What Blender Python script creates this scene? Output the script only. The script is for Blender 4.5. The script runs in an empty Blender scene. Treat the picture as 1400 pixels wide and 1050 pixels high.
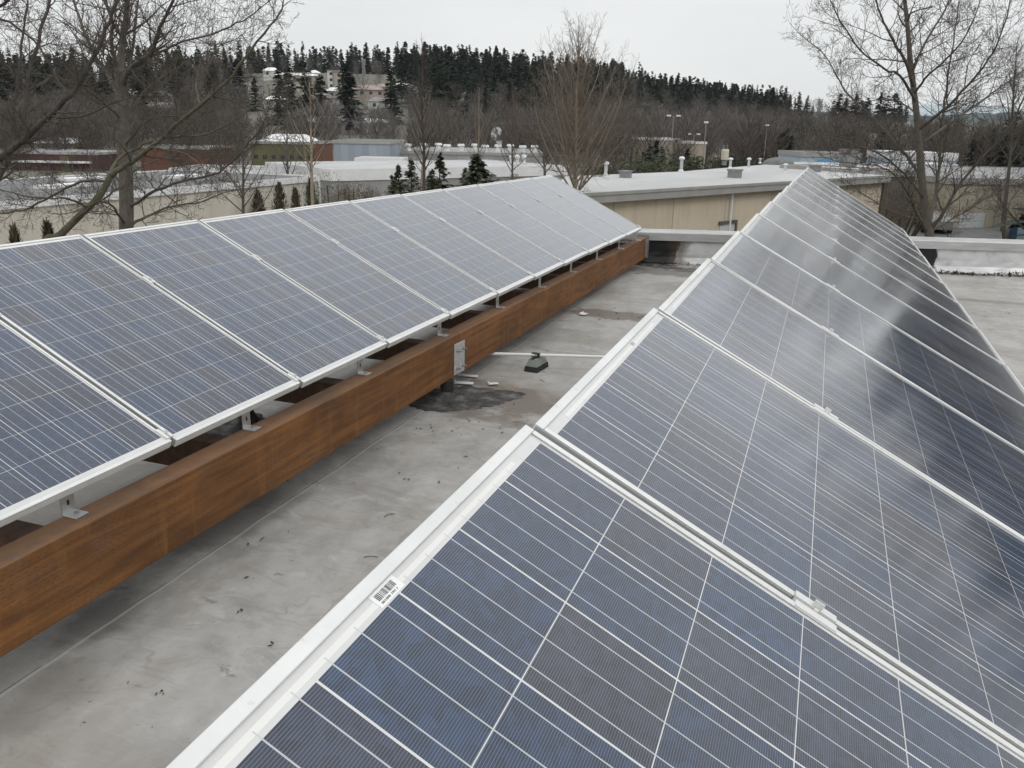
import bpy, bmesh, math, random
from mathutils import Vector, Matrix
random.seed(7)
SC = bpy.context.scene
COL = SC.collection
R = math.radians

# ------------------------------------------------------------------ camera
F, YAW, PIT, ROL = 1141.82, 0.34676, 0.29964, -0.02001   # pixels of a 1400 wide picture, radians
CAMZ = 2.06                                              # eye height above the roof deck
def ray(px, py):
    a = (px - 700) / F; b = (525 - py) / F
    c, s = math.cos(-ROL), math.sin(-ROL)
    a, b = a*c - b*s, a*s + b*c
    cp, sp = math.cos(PIT), math.sin(PIT)
    y0 = cp + b*sp; z0 = -sp + b*cp
    cy, sy = math.cos(YAW), math.sin(YAW)
    return Vector((a*cy - y0*sy, a*sy + y0*cy, z0))
CAM = Vector((0, 0, CAMZ))
def at(px, py, d):            # point at depth d along the view axis
    return CAM + ray(px, py) * d
def atz(px, py, z):           # point on the level z (roof deck = 0)
    r = ray(px, py); return CAM + r * ((z - CAMZ) / r.z)
cam_d = bpy.data.cameras.new("camera"); cam = bpy.data.objects.new("camera", cam_d); COL.objects.link(cam)
fw = ray(700, 525).normalized(); rt = (ray(1400, 525) - ray(700, 525)).normalized(); up = rt.cross(fw)
cam.matrix_world = Matrix(((rt.x, up.x, -fw.x, 0), (rt.y, up.y, -fw.y, 0), (rt.z, up.z, -fw.z, CAMZ), (0, 0, 0, 1)))
cam_d.sensor_width = 36; cam_d.lens = 36 * F / 1400; cam_d.clip_start = 0.05; cam_d.clip_end = 20000
SC.camera = cam

# ------------------------------------------------------------------ light
SUN_EL, SUN_AZ = R(46), R(125)      # azimuth from +Y, clockwise
W = bpy.data.worlds.new("World"); SC.world = W; W.use_nodes = True
nt = W.node_tree; bg = nt.nodes["Background"]; bg.inputs[1].default_value = 0.1
sky = nt.nodes.new("ShaderNodeTexSky"); sky.sky_type = 'NISHITA'; sky.sun_disc = False
sky.sun_elevation = SUN_EL; sky.sun_rotation = SUN_AZ
tc = nt.nodes.new("ShaderNodeTexCoord")
mp = nt.nodes.new("ShaderNodeMapping"); mp.inputs['Scale'].default_value = (1.3, 1.3, 6.0)
nz = nt.nodes.new("ShaderNodeTexNoise"); nz.inputs['Scale'].default_value = 1.6; nz.inputs['Detail'].default_value = 5
cr = nt.nodes.new("ShaderNodeValToRGB")
cr.color_ramp.elements[0].position = 0.3; cr.color_ramp.elements[0].color = (0.835, 0.85, 0.855, 1)
cr.color_ramp.elements[1].position = 0.7; cr.color_ramp.elements[1].color = (0.98, 0.985, 0.98, 1)
sc_ = nt.nodes.new("ShaderNodeVectorMath"); sc_.operation = 'SCALE'; sc_.inputs['Scale'].default_value = 9.2
mx = nt.nodes.new("ShaderNodeMix"); mx.data_type = 'RGBA'; mx.inputs[0].default_value = 0.93
L_ = nt.links.new
L_(tc.outputs['Generated'], mp.inputs['Vector']); L_(mp.outputs[0], nz.inputs['Vector'])
L_(nz.outputs[0], cr.inputs[0]); L_(cr.outputs[0], sc_.inputs[0])
sz_ = nt.nodes.new("ShaderNodeSeparateXYZ"); L_(tc.outputs['Generated'], sz_.inputs[0])      # overcast sky: brighter overhead than at the horizon
mr_ = nt.nodes.new("ShaderNodeMapRange"); mr_.interpolation_type = 'SMOOTHSTEP'; mr_.inputs[1].default_value = .12; mr_.inputs[2].default_value = .85; mr_.inputs[3].default_value = 9.1; mr_.inputs[4].default_value = 13.2
L_(sz_.outputs[2], mr_.inputs[0]); L_(mr_.outputs[0], sc_.inputs['Scale'])
L_(sky.outputs[0], mx.inputs[6]); L_(sc_.outputs[0], mx.inputs[7]); L_(mx.outputs[2], bg.inputs[0])
sd = bpy.data.lights.new("sun", 'SUN'); sd.energy = 0.6; sd.angle = R(25); sd.color = (1, 0.97, 0.93)
so = bpy.data.objects.new("sun", sd); COL.objects.link(so)
sv = Vector((math.sin(SUN_AZ)*math.cos(SUN_EL), math.cos(SUN_AZ)*math.cos(SUN_EL), math.sin(SUN_EL)))
so.rotation_euler = sv.to_track_quat('Z', 'Y').to_euler()
vs = SC.view_settings; vs.view_transform = 'Standard'; vs.look = 'None'; vs.exposure = 0.08; vs.gamma = 1.0
SC.cycles.max_bounces = 8; SC.cycles.volume_bounces = 3

# ------------------------------------------------------------------ helpers
def tag(o, label=None, cat=None, group=None, kind=None):
    if label: o['label'] = label
    if cat: o['category'] = cat
    if group: o['group'] = group
    if kind: o['kind'] = kind
    return o
def empty(name, loc=(0, 0, 0), label=None, cat=None, group=None, kind=None, rz=0):
    o = bpy.data.objects.new(name, None); COL.objects.link(o)
    o.location = loc; o.rotation_euler = (0, 0, rz); o.empty_display_size = 0.2
    return tag(o, label, cat, group, kind)
ORD = ['', 'first', 'second', 'third', 'fourth', 'fifth', 'sixth', 'seventh', 'eighth', 'ninth', 'tenth', 'eleventh', 'twelfth', 'thirteenth', 'fourteenth']

class MB:
    def __init__(s): s.v = []; s.f = []; s.uv = None; s.mi = []; s.cur = 0; s.sm = False
    def quad(s, *ps):
        i = len(s.v); s.v += [tuple(p) for p in ps]; s.f.append(tuple(range(i, i+len(ps)))); s.mi.append(s.cur)
    def faces(s, vs, fs):
        i = len(s.v); s.v += [tuple(p) for p in vs]; s.f += [tuple(k+i for k in f) for f in fs]; s.mi += [s.cur]*len(fs)
    def box(s, a, b, M=None):
        x0, y0, z0 = a; x1, y1, z1 = b
        vs = [Vector(p) for p in ((x0,y0,z0),(x1,y0,z0),(x1,y1,z0),(x0,y1,z0),(x0,y0,z1),(x1,y0,z1),(x1,y1,z1),(x0,y1,z1))]
        if M: vs = [M @ p for p in vs]
        s.faces(vs, ((0,3,2,1),(4,5,6,7),(0,1,5,4),(1,2,6,5),(2,3,7,6),(3,0,4,7)))
    def tube(s, pts, rad, n=6, cap=True):
        pts = [Vector(p) for p in pts]
        if not isinstance(rad, (list, tuple)): rad = [rad]*len(pts)
        i0 = len(s.v); m = len(pts)
        d0 = (pts[1]-pts[0]).normalized()
        ref = Vector((0,0,1)) if abs(d0.z) < .9 else Vector((1,0,0))
        for k, p in enumerate(pts):
            d = (pts[min(k+1, m-1)] - pts[max(k-1, 0)])
            if d.length < 1e-9: d = d0
            d.normalize()
            a = ref.cross(d)
            if a.length < 1e-4: a = d.orthogonal()
            a.normalize(); b = d.cross(a)
            for j in range(n):
                t = 2*math.pi*j/n
                q = p + (a*math.cos(t) + b*math.sin(t))*rad[k]
                s.v.append((q.x, q.y, q.z))
        for k in range(m-1):
            for j in range(n):
                j2 = (j+1) % n
                s.f.append((i0+k*n+j, i0+k*n+j2, i0+(k+1)*n+j2, i0+(k+1)*n+j)); s.mi.append(s.cur)
        if cap:
            s.f.append(tuple(i0+(m-1)*n+j for j in range(n))); s.mi.append(s.cur)
            s.f.append(tuple(i0+j for j in reversed(range(n)))); s.mi.append(s.cur)
    def cyl(s, c, r, h, n=12, axis=(0,0,1)):
        c = Vector(c); s.tube([c, c+Vector(axis)*h], r, n)
    def lathe(s, c, prof, n=14):
        c = Vector(c); i0 = len(s.v)
        for r, z in prof:
            for j in range(n):
                t = 2*math.pi*j/n; s.v.append((c.x+r*math.cos(t), c.y+r*math.sin(t), c.z+z))
        for k in range(len(prof)-1):
            for j in range(n):
                j2 = (j+1) % n
                s.f.append((i0+k*n+j, i0+k*n+j2, i0+(k+1)*n+j2, i0+(k+1)*n+j)); s.mi.append(s.cur)
        s.f.append(tuple(i0+(len(prof)-1)*n+j for j in range(n))); s.mi.append(s.cur)
    def prism(s, poly, z0, z1):        # poly counter-clockwise
        n = len(poly); vs = [(p[0], p[1], z0) for p in poly] + [(p[0], p[1], z1) for p in poly]
        fs = [tuple(reversed(range(n))), tuple(range(n, 2*n))] + [(i, (i+1) % n, n+(i+1) % n, n+i) for i in range(n)]
        s.faces(vs, fs)
    def build(s, name, mats, parent=None, smooth=False, bevel=0, seg=2):
        me = bpy.data.meshes.new(name); me.from_pydata(s.v, [], s.f); me.validate()
        if not isinstance(mats, (list, tuple)): mats = [mats]
        for m in mats: me.materials.append(m)
        if len(mats) > 1 and len(me.polygons) == len(s.mi): me.polygons.foreach_set('material_index', s.mi)
        if smooth: me.polygons.foreach_set('use_smooth', [True]*len(me.polygons))
        me.update()
        o = bpy.data.objects.new(name, me); COL.objects.link(o)
        if parent: o.parent = parent
        if bevel:
            b = o.modifiers.new('bevel', 'BEVEL'); b.width = bevel; b.segments = seg; b.limit_method = 'ANGLE'
        return o
def copy_tree(o, parent=None):
    c = o.copy(); COL.objects.link(c)
    if parent: c.parent = parent
    for ch in list(o.children): copy_tree(ch, c)
    return c

# ------------------------------------------------------------------ materials
class NG:
    def __init__(s, m): s.t = m.node_tree; s.n = s.t.nodes; s.b = s.n['Principled BSDF']
    def lk(s, a, b): s.t.links.new(a, b)
    def val(s, x, sock):
        if isinstance(x, (int, float)): sock.default_value = x
        elif isinstance(x, (tuple, list)): sock.default_value = x
        else: s.lk(x, sock)
    def math(s, op, a, b=0.0, c=None, clamp=False):
        n = s.n.new('ShaderNodeMath'); n.operation = op; n.use_clamp = clamp
        s.val(a, n.inputs[0]); s.val(b, n.inputs[1])
        if c is not None: s.val(c, n.inputs[2])
        return n.outputs[0]
    def noise(s, vec, scale, detail=4, rough=.55, scl=None, dist=0):
        if scl:
            m = s.n.new('ShaderNodeMapping'); m.inputs['Scale'].default_value = scl; s.lk(vec, m.inputs[0]); vec = m.outputs[0]
        n = s.n.new('ShaderNodeTexNoise'); n.inputs['Scale'].default_value = scale; n.inputs['Detail'].default_value = detail
        n.inputs['Roughness'].default_value = rough; n.inputs['Distortion'].default_value = dist; s.lk(vec, n.inputs['Vector']); return n.outputs[0]
    def ramp(s, f, *st):
        n = s.n.new('ShaderNodeValToRGB'); e = n.color_ramp.elements
        while len(e) < len(st): e.new(.5)
        for k, (p, c) in enumerate(st):
            e[k].position = p; e[k].color = (c, c, c, 1) if isinstance(c, (int, float)) else (*c, 1)
        s.lk(f, n.inputs[0]); return n.outputs[0]
    def mix(s, f, a, b, mode='MIX'):
        n = s.n.new('ShaderNodeMix'); n.data_type = 'RGBA'; n.blend_type = mode
        s.val(f, n.inputs[0])
        for x, i in ((a, 6), (b, 7)):
            if isinstance(x, (tuple, list)): n.inputs[i].default_value = (*x[:3], 1)
            elif isinstance(x, (int, float)): n.inputs[i].default_value = (x, x, x, 1)
            else: s.lk(x, n.inputs[i])
        return n.outputs[2]
    def coord(s, k='Object'):
        n = s.n.new('ShaderNodeTexCoord'); return n.outputs[k]
    def pos(s):
        n = s.n.new('ShaderNodeNewGeometry'); return n.outputs['Position']
    def sep(s, v):
        n = s.n.new('ShaderNodeSeparateXYZ'); s.lk(v, n.inputs[0]); return n.outputs
    def comb(s, x, y, z=0.0):
        n = s.n.new('ShaderNodeCombineXYZ'); s.val(x, n.inputs[0]); s.val(y, n.inputs[1]); s.val(z, n.inputs[2]); return n.outputs[0]
    def bump(s, h, strength=.3, dist=.01):
        n = s.n.new('ShaderNodeBump'); n.inputs['Strength'].default_value = strength; n.inputs['Distance'].default_value = dist
        s.lk(h, n.inputs['Height']); s.lk(n.outputs[0], s.b.inputs['Normal'])
    def base(s, c): s.val(c, s.b.inputs['Base Color'])
    def rnd(s):
        n = s.n.new('ShaderNodeObjectInfo'); return n.outputs['Random']
def mat(name, col=(.5,.5,.5), rough=.7, metal=0.0, spec=.5):
    m = bpy.data.materials.new(name); m.use_nodes = True; g = NG(m)
    g.b.inputs['Base Color'].default_value = (*col, 1); g.b.inputs['Roughness'].default_value = rough
    g.b.inputs['Metallic'].default_value = metal; g.b.inputs['Specular IOR Level'].default_value = spec
    return m, g
def vmat(name, c1, c2, scale=2.0, rough=.8, metal=0, scl=None, bump=0, bd=.01, rnd=0, detail=5, lo=.3, hi=.7, coords='Object'):
    m, g = mat(name, c1, rough, metal)
    v = g.coord(coords) if coords != 'pos' else g.pos()
    n = g.noise(v, scale, detail, .6, scl)
    c = g.ramp(n, (lo, c1), (hi, c2))
    if rnd:
        k = g.math('MULTIPLY_ADD', g.rnd(), rnd, 1 - rnd/2)
        c = g.mix(1.0, c, g.comb(k, k, k), 'MULTIPLY')
    g.base(c)
    if bump: g.bump(n, bump, bd)
    return m
M = {}
# --- solar laminate, uv in metres (x down the slope, y along the row)
def laminate():
    m, g = mat('solar_laminate', rough=.2)
    uv = g.sep(g.coord('UV')); vx, uy = uv[0], uv[1]
    p = .157
    cu = g.math('DIVIDE', g.math('SUBTRACT', uy, .0185), p); cv = g.math('DIVIDE', g.math('SUBTRACT', vx, .037), p)
    fu = g.math('FRACT', cu); fv = g.math('FRACT', cv); iu = g.math('FLOOR', cu); iv = g.math('FLOOR', cv)
    ins = g.math('MULTIPLY', g.math('MULTIPLY', g.math('GREATER_THAN', cu, 0), g.math('LESS_THAN', cu, 6)),
                 g.math('MULTIPLY', g.math('GREATER_THAN', cv, 0), g.math('LESS_THAN', cv, 10)))
    du = g.math('ABSOLUTE', g.math('SUBTRACT', fu, .5)); dv = g.math('ABSOLUTE', g.math('SUBTRACT', fv, .5))
    cell = g.math('MULTIPLY', g.math('LESS_THAN', du, .5-.0098), g.math('LESS_THAN', dv, 0.5-.0045))
    cell = g.math('MULTIPLY', cell, g.math('LESS_THAN', g.math('ADD', du, dv), .982))
    cell = g.math('MULTIPLY', cell, ins)
    f3 = g.math('ABSOLUTE', g.math('SUBTRACT', g.math('FRACT', g.math('MULTIPLY', fu, 3)), .5))
    bus = g.math('LESS_THAN', f3, .0185)
    bus = g.math('MULTIPLY', bus, g.math('MULTIPLY', g.math('MULTIPLY', g.math('GREATER_THAN', cu, 0), g.math('LESS_THAN', cu, 6)),
                 g.math('MULTIPLY', g.math('GREATER_THAN', cv, -.06), g.math('LESS_THAN', cv, 10.02))))
    fing = g.math('LESS_THAN', g.math('FRACT', g.math('DIVIDE', vx, .0031)), .18)
    # per cell colour
    r = g.rnd()
    wn = g.n.new('ShaderNodeTexWhiteNoise'); wn.noise_dimensions = '3D'
    g.lk(g.comb(iu, iv, g.math('MULTIPLY', r, 91.7)), wn.inputs['Vector'])
    ccol = g.ramp(wn.outputs['Value'], (0, (.012, .028, .066)), (.35, (.011, .033, .082)), (.65, (.016, .028, .062)), (.88, (.024, .028, .046)), (1, (.014, .03, .07)))
    vo = g.n.new('ShaderNodeTexVoronoi'); vo.inputs['Scale'].default_value = 1.0
    dn = g.noise(g.comb(vx, uy, r), 30, 3)
    g.lk(g.comb(g.math('MULTIPLY_ADD', dn, 1.2, g.math('MULTIPLY', vx, 95)), g.math('MULTIPLY', uy, 55), g.math('MULTIPLY', r, 40)), vo.inputs['Vector'])
    vk = g.ramp(g.sep(vo.outputs['Color'])[0], (0, .68), (1, 1.35))
    ccol = g.mix(1, ccol, vk, 'MULTIPLY')
    big = g.ramp(g.noise(g.comb(vx, uy, g.math('MULTIPLY', r, 30)), 5, 3), (.3, .85), (.7, 1.15))
    ccol = g.mix(1, ccol, big, 'MULTIPLY')
    ccol = g.mix(g.math('MULTIPLY', fing, .6), ccol, (.2, .22, .26))
    wob = g.noise(g.comb(g.math('MULTIPLY', vx, 3), uy, 0), 7, 2)
    white = g.ramp(wob, (.3, (.58, .58, .58)), (.7, (.66, .66, .655)))
    # tabbing ribbon in the top and bottom margins
    rib = g.math('MULTIPLY', g.math('MULTIPLY', g.math('GREATER_THAN', vx, .0245), g.math('LESS_THAN', vx, .0315)),
                 g.math('MULTIPLY', g.math('GREATER_THAN', uy, .1), g.math('LESS_THAN', uy, .86)))
    white = g.mix(rib, white, (.74, .74, .71))
    c = g.mix(cell, white, ccol)
    c = g.mix(g.math('MULTIPLY', bus, .88), c, (.5, .52, .54))
    # thin dust film
    d = g.ramp(g.noise(g.comb(vx, uy, r), 2.2, 5), (.35, 0.0), (.8, .1))
    c = g.mix(d, c, (.3, .3, .29))
    g.base(c)
    rr = g.ramp(g.noise(g.comb(vx, uy, r), 3, 4), (.3, .11), (.75, .19)); g.lk(rr, g.b.inputs['Roughness'])
    g.b.inputs['IOR'].default_value = 1.36
    g.b.inputs['Coat Weight'].default_value = 1; g.b.inputs['Coat IOR'].default_value = 1.36; g.lk(rr, g.b.inputs['Coat Roughness'])
    g.bump(g.noise(g.comb(vx, uy, r), 2.5, 2), .02, .02)
    return m
M['laminate'] = laminate()
def frame_mat():
    m, g = mat('anodised_frame', (.8, .81, .8), .36); v = g.pos(); n = g.noise(v, 3, 6, .7); n2 = g.noise(v, 45, 4, .7)
    c = g.ramp(n, (.3, (.6, .61, .6)), (.6, (.74, .75, .74))); c = g.mix(g.ramp(n2, (.6, 0), (.72, .5)), c, (.45, .44, .41)); g.base(c)
    g.lk(g.ramp(n, (.3, .5), (.7, .3)), g.b.inputs['Roughness']); g.b.inputs['Metallic'].default_value = .12; return m
M['frame'] = frame_mat()
M['innerframe'] = mat('shaded_frame_side', (.42, .43, .42), .45, .3)[0]  # long frame sides coloured darker for the shade in the panel gaps
M['alu'] = vmat('mill_aluminium', (.5, .51, .51), (.62, .63, .63), 12, .35, .7)
M['galv'] = vmat('galvanised_steel', (.5, .51, .52), (.7, .71, .71), 26, .45, .55, bump=.05)
M['bolt'] = mat('zinc_bolt', (.35, .35, .36), .35, .8)[0]
M['black'] = vmat('black_rubber', (.012, .012, .013), (.03, .03, .03), 20, .7)
M['backsheet'] = mat('white_backsheet', (.6, .6, .6), .6)[0]
M['sticker'] = mat('paper_sticker', (.78, .78, .78), .5)[0]
M['ink'] = mat('printed_ink', (.05, .05, .055), .6)[0]
M['greysticker'] = mat('grey_sticker', (.38, .38, .4), .5)[0]
def timber():
    m, g = mat('treated_timber', rough=.78)
    v = g.coord('Object')
    gr = g.noise(v, 3.0, 6, .65, (9, .55, 9), .5)
    c = g.ramp(gr, (.25, (.1, .042, .013)), (.45, (.175, .073, .02)), (.6, (.235, .1, .028)), (.8, (.165, .08, .03)))
    st = g.ramp(g.noise(v, 1.4, 4, .6, (1, .8, 1.6)), (.35, .62), (.65, 1.18))
    c = g.mix(1, c, st, 'MULTIPLY')
    s = g.sep(v)
    # staggered incising slits
    yy = g.math('MULTIPLY', s[1], 28.0); zz = g.math('MULTIPLY', g.math('ADD', s[2], s[0]), 62.0)
    row = g.math('FLOOR', zz)
    wn = g.n.new('ShaderNodeTexWhiteNoise'); wn.noise_dimensions = '1D'; g.lk(row, wn.inputs['W'])
    a = g.math('ABSOLUTE', g.math('SUBTRACT', g.math('FRACT', g.math('ADD', yy, wn.outputs['Value'])), .5))
    b = g.math('ABSOLUTE', g.math('SUBTRACT', g.math('FRACT', zz), .5))
    slit = g.math('MULTIPLY', g.math('LESS_THAN', a, .22), g.math('LESS_THAN', b, .13))
    c = g.mix(g.math('MULTIPLY', g.math('MULTIPLY', slit, .5), g.ramp(g.noise(v, 5, 3), (.35, .15), (.65, 1.0))), c, (.04, .02, .01))
    fg = g.ramp(g.noise(v, 40, 4, .7, (1, .03, 1)), (.35, .86), (.65, 1.1)); c = g.mix(1, c, fg, 'MULTIPLY'); vst = g.ramp(g.noise(v, 9, 5, .65, (1, 1.3, .14)), (.54, 0.0), (.7, .4)); c = g.mix(vst, c, (.3, .135, .035))
    drk = g.ramp(g.noise(v, 2.6, 5, .68, (1, .7, 1.2)), (.52, 0.0), (.7, .45)); c = g.mix(drk, c, (.06, .03, .014)); ck = g.ramp(g.noise(v, 16, 4, .7, (1, .04, 1)), (.67, 0.0), (.7, .5)); c = g.mix(ck, c, (.025, .014, .009))
    gry = g.ramp(g.noise(v, 6, 5, .7), (.55, 0.0), (.75, .35))
    c = g.mix(gry, c, (.13, .115, .1))
    nrm = g.sep(g.n.new('ShaderNodeNewGeometry').outputs['Normal'])
    c = g.mix(g.math('MULTIPLY', g.math('GREATER_THAN', nrm[2], .8), .3), c, (.15, .125, .1))
    g.base(c); g.bump(g.math('SUBTRACT', gr, g.math('MULTIPLY', slit, .5)), .35, .006)
    return m
M['timber'] = timber()
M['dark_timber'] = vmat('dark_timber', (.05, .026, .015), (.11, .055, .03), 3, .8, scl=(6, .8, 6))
def membrane():
    m, g = mat('roof_membrane', rough=.62)
    v = g.pos(); s = g.sep(v)
    n1 = g.noise(v, .9, 6, .62, (1.6, .8, 1)); n2 = g.noise(v, 7, 5, .6); n3 = g.noise(v, 2.3, 5, .7, (.7, 2.2, 1), .8)
    c = g.ramp(n1, (.34, (.235, .227, .212)), (.5, (.355, .346, .33)), (.66, (.44, .43, .414)))
    c = g.mix(1, c, g.ramp(n2, (.3, .88), (.7, 1.08)), 'MULTIPLY')
    st = g.ramp(n3, (.52, 0.0), (.64, .4), (.78, .65)); c = g.mix(st, c, (.2, .19, .17)); n7 = g.noise(v, 3.6, 6, .72, (1, 1.3, 1), 1.2); c = g.mix(g.ramp(n7, (.56, 0), (.66, .42), (.75, .6)), c, (.23, .215, .19)); c = g.mix(g.ramp(n7, (.3, .35), (.42, 0)), c, (.6, .6, .59)); rg = g.noise(v, 1.7, 3, .5, None, .6); c = g.mix(g.math('MULTIPLY', g.ramp(g.math('ABSOLUTE', g.math('SUBTRACT', rg, .56)), (0, .5), (.012, 0)), g.ramp(n2, (.4, .2), (.6, 1))), c, (.2, .185, .16))
    brown = g.ramp(g.noise(v, 1.1, 5, .65), (.48, 0), (.7, .6)); c = g.mix(brown, c, (.26, .23, .19))
    n5 = g.noise(v, 5.5, 4, .6, (.8, 1.4, 1)); sp = g.ramp(n5, (.65, 0), (.7, .6)); c = g.mix(sp, c, (.13, .115, .095))
    n6 = g.noise(v, 30, 3, .6); sp = g.ramp(n6, (.69, 0), (.73, .75)); c = g.mix(sp, c, (.08, .07, .06))
    wn = g.noise(v, 3.1, 4, .6)
    # ponding stains, plus blobs that paint shade along the beam
    def blob(x, y, rx, ry, soft, amt, col, c):
        dx = g.math('DIVIDE', g.math('SUBTRACT', s[0], x), rx); dy = g.math('DIVIDE', g.math('SUBTRACT', s[1], y), ry)
        d = g.math('SQRT', g.math('ADD', g.math('MULTIPLY', dx, dx), g.math('MULTIPLY', dy, dy)))
        d = g.math('ADD', d, g.math('MULTIPLY', g.math('SUBTRACT', wn, .5), 2.4))
        k = g.ramp(d, (1-soft, amt), (1.0, 0.0))
        return g.mix(k, c, col)
    c = blob(-2.15, 9.3, .6, .3, .3, .75, (.13, .1, .075), c)
    c = blob(-2.2, 12.55, .85, .35, .3, .65, (.1, .09, .075), c)
    c = blob(-1.75, 12.95, .5, .25, .3, .8, (.07, .055, .04), c)
    c = blob(-2.2, 5.9, .8, .6, .5, .6, (.2, .16, .12), c); c = blob(-2.3, 5.75, .62, .5, .3, .5, (.09, .07, .055), c)
    c = blob(-2.75, 3.3, .25, .5, .5, .6, (.1, .095, .085), c)  # from here, dark blobs by the beam deepen its shade in the colour
    c = blob(-2.55, 4.4, .2, .5, .6, .5, (.13, .12, .105), c); c = blob(-2.5, 1.9, .2, .3, .6, .45, (.15, .14, .12), c)
    c = blob(-2.72, 2.3, .18, .4, .5, .65, (.07, .065, .06), c)
    c = blob(2.2, 12.2, .9, .12, .3, .6, (.16, .145, .12), c)
    # lapped membrane seams, broken dark line with a pale edge
    def seam(x0, c, w=.004):
        dx = g.math('SUBTRACT', g.math('ADD', s[0], g.math('MULTIPLY', g.noise(g.comb(0.0, s[1], x0), 2.5, 3), .05)), x0 + .025)
        ln = g.math('LESS_THAN', g.math('ABSOLUTE', dx), w)
        br = g.ramp(g.noise(g.comb(0.0, s[1], x0), 5, 4), (.42, .15), (.56, .9))
        c = g.mix(g.math('MULTIPLY', g.math('LESS_THAN', g.math('ABSOLUTE', g.math('SUBTRACT', dx, .012)), .008), .3), c, (.6, .6, .59))
        return g.mix(g.math('MULTIPLY', ln, br), c, (.11, .1, .09)), dx
    c, dx1 = seam(-2.66, c); c, dx2 = seam(-1.72, c, .002); c, dx3 = seam(2.6, c, .003)
    g.base(c)
    stp = g.math('GREATER_THAN', dx1, 0)
    h = g.math('ADD', g.math('MULTIPLY', n3, .6), g.math('MULTIPLY', n2, .35)); h = g.math('ADD', h, g.math('MULTIPLY', stp, .25))
    g.bump(h, .6, .025)
    rr = g.ramp(n1, (.3, .5), (.7, .75)); g.lk(rr, g.b.inputs['Roughness'])
    return m
M['membrane'] = membrane()
def tar():
    m, g = mat('roof_tar', rough=.85, spec=.2); v = g.pos(); n = g.noise(v, 9, 5, .65)
    g.base(g.ramp(n, (.3, (.028, .028, .028)), (.5, (.075, .073, .071)), (.66, (.17, .165, .155)))); g.bump(n, .5, .012); return m
M['tar'] = tar()
def silver():
    m, g = mat('silver_flashing', rough=.5, metal=.35); v = g.pos(); s = g.sep(v)
    n = g.noise(v, 1.6, 5, .6, (1, 1, 2)); n2 = g.noise(v, 6, 4, .6)
    c = g.ramp(n, (.3, (.34, .34, .34)), (.5, (.55, .55, .55)), (.7, (.7, .7, .7)))
    c = g.mix(g.ramp(n2, (.6, 0), (.72, .5)), c, (.25, .245, .235))
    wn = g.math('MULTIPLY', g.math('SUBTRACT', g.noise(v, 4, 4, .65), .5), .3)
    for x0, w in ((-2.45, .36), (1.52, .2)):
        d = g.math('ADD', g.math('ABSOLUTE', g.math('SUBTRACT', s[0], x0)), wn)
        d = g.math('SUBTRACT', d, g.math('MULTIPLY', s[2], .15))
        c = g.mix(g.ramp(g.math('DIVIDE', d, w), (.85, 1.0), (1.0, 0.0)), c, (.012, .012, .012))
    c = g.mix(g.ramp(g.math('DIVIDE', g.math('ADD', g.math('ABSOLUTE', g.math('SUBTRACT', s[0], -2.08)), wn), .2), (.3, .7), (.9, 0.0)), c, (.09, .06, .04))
    g.base(c); g.bump(g.math('ADD', n, g.math('MULTIPLY', n2, .3)), .4, .03); return m
M['silver'] = silver()
M['cap'] = vmat('cap_metal', (.36, .36, .36), (.5, .5, .5), 3, .45, .3, scl=(1, 1, 5))
M['conduit'] = mat('white_conduit', (.74, .74, .72), .4)[0]
M['greygreen'] = vmat('grey_green_plastic', (.2, .225, .205), (.27, .295, .27), 15, .6)
def stained(name, c1, c2, dirt, sv=1.0):
    m, g = mat(name, c1, .85); v = g.pos(); n = g.noise(v, .35, 5, .6); n2 = g.noise(v, 1.3, 4, .6, (1, 1, .12))
    c = g.ramp(n, (.3, c1), (.7, c2)); c = g.mix(g.ramp(n2, (.46, 0), (.7, .62*sv)), c, dirt); n3 = g.noise(v, 4, 4, .6, (1, 1, .06)); c = g.mix(g.ramp(n3, (.58, 0), (.7, .4*sv)), c, dirt); g.base(c); return m
M['beige'] = stained('beige_tilt_up_concrete', (.55, .475, .36), (.63, .55, .425), (.36, .31, .25), .75)
M['beige2'] = stained('pale_beige_concrete', (.38, .34, .265), (.46, .41, .325), (.25, .22, .18))
M['grey_beige'] = stained('grey_beige_wall', (.55, .51, .44), (.64, .6, .52), (.36, .33, .29), .6)
M['shadowwall'] = stained('shaded_brown_wall', (.1, .085, .07), (.16, .14, .115), (.05, .045, .04))  # dark brown tone also puts the side face's shading into the colour
def gravel():
    m, g = mat('pale_gravel_roof', rough=.9); v = g.pos(); n = g.noise(v, .25, 5, .6, (1, .5, 1)); n2 = g.noise(v, 1.2, 4, .65)
    c = g.ramp(n, (.3, (.4, .4, .4)), (.7, (.52, .52, .52))); c = g.mix(g.ramp(n2, (.58, 0), (.7, .5)), c, (.36, .36, .35)); g.base(c); return m
M['gravel'] = gravel()
M['greyroof'] = stained('grey_flat_roof', (.13, .13, .13), (.19, .19, .19), (.08, .08, .08))
M['patchroof'] = stained('patchy_snowy_roof', (.25, .25, .25), (.45, .45, .45), (.1, .1, .1), 1.6)
M['white'] = vmat('white_paint', (.68, .69, .7), (.8, .8, .8), 1, .6)
M['fascia'] = vmat('grey_fascia', (.3, .3, .28), (.37, .36, .34), 1.5, .6, coords='pos')
M['dark'] = mat('dark_opening', (.02, .02, .022), .4)[0]
M['glass'] = mat('dark_window_glass', (.03, .035, .04), .15)[0]
M['bluedoor'] = mat('blue_door', (.03, .06, .17), .5)[0]
M['bluebin'] = mat('blue_plastic', (.05, .12, .22), .5)[0]
M['palegreydoor'] = vmat('rolling_door', (.5, .52, .53), (.58, .6, .6), 2, .6)
M['redwall'] = vmat('dark_red_siding', (.06, .022, .024), (.085, .03, .03), .4, .8, coords='pos')
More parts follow.
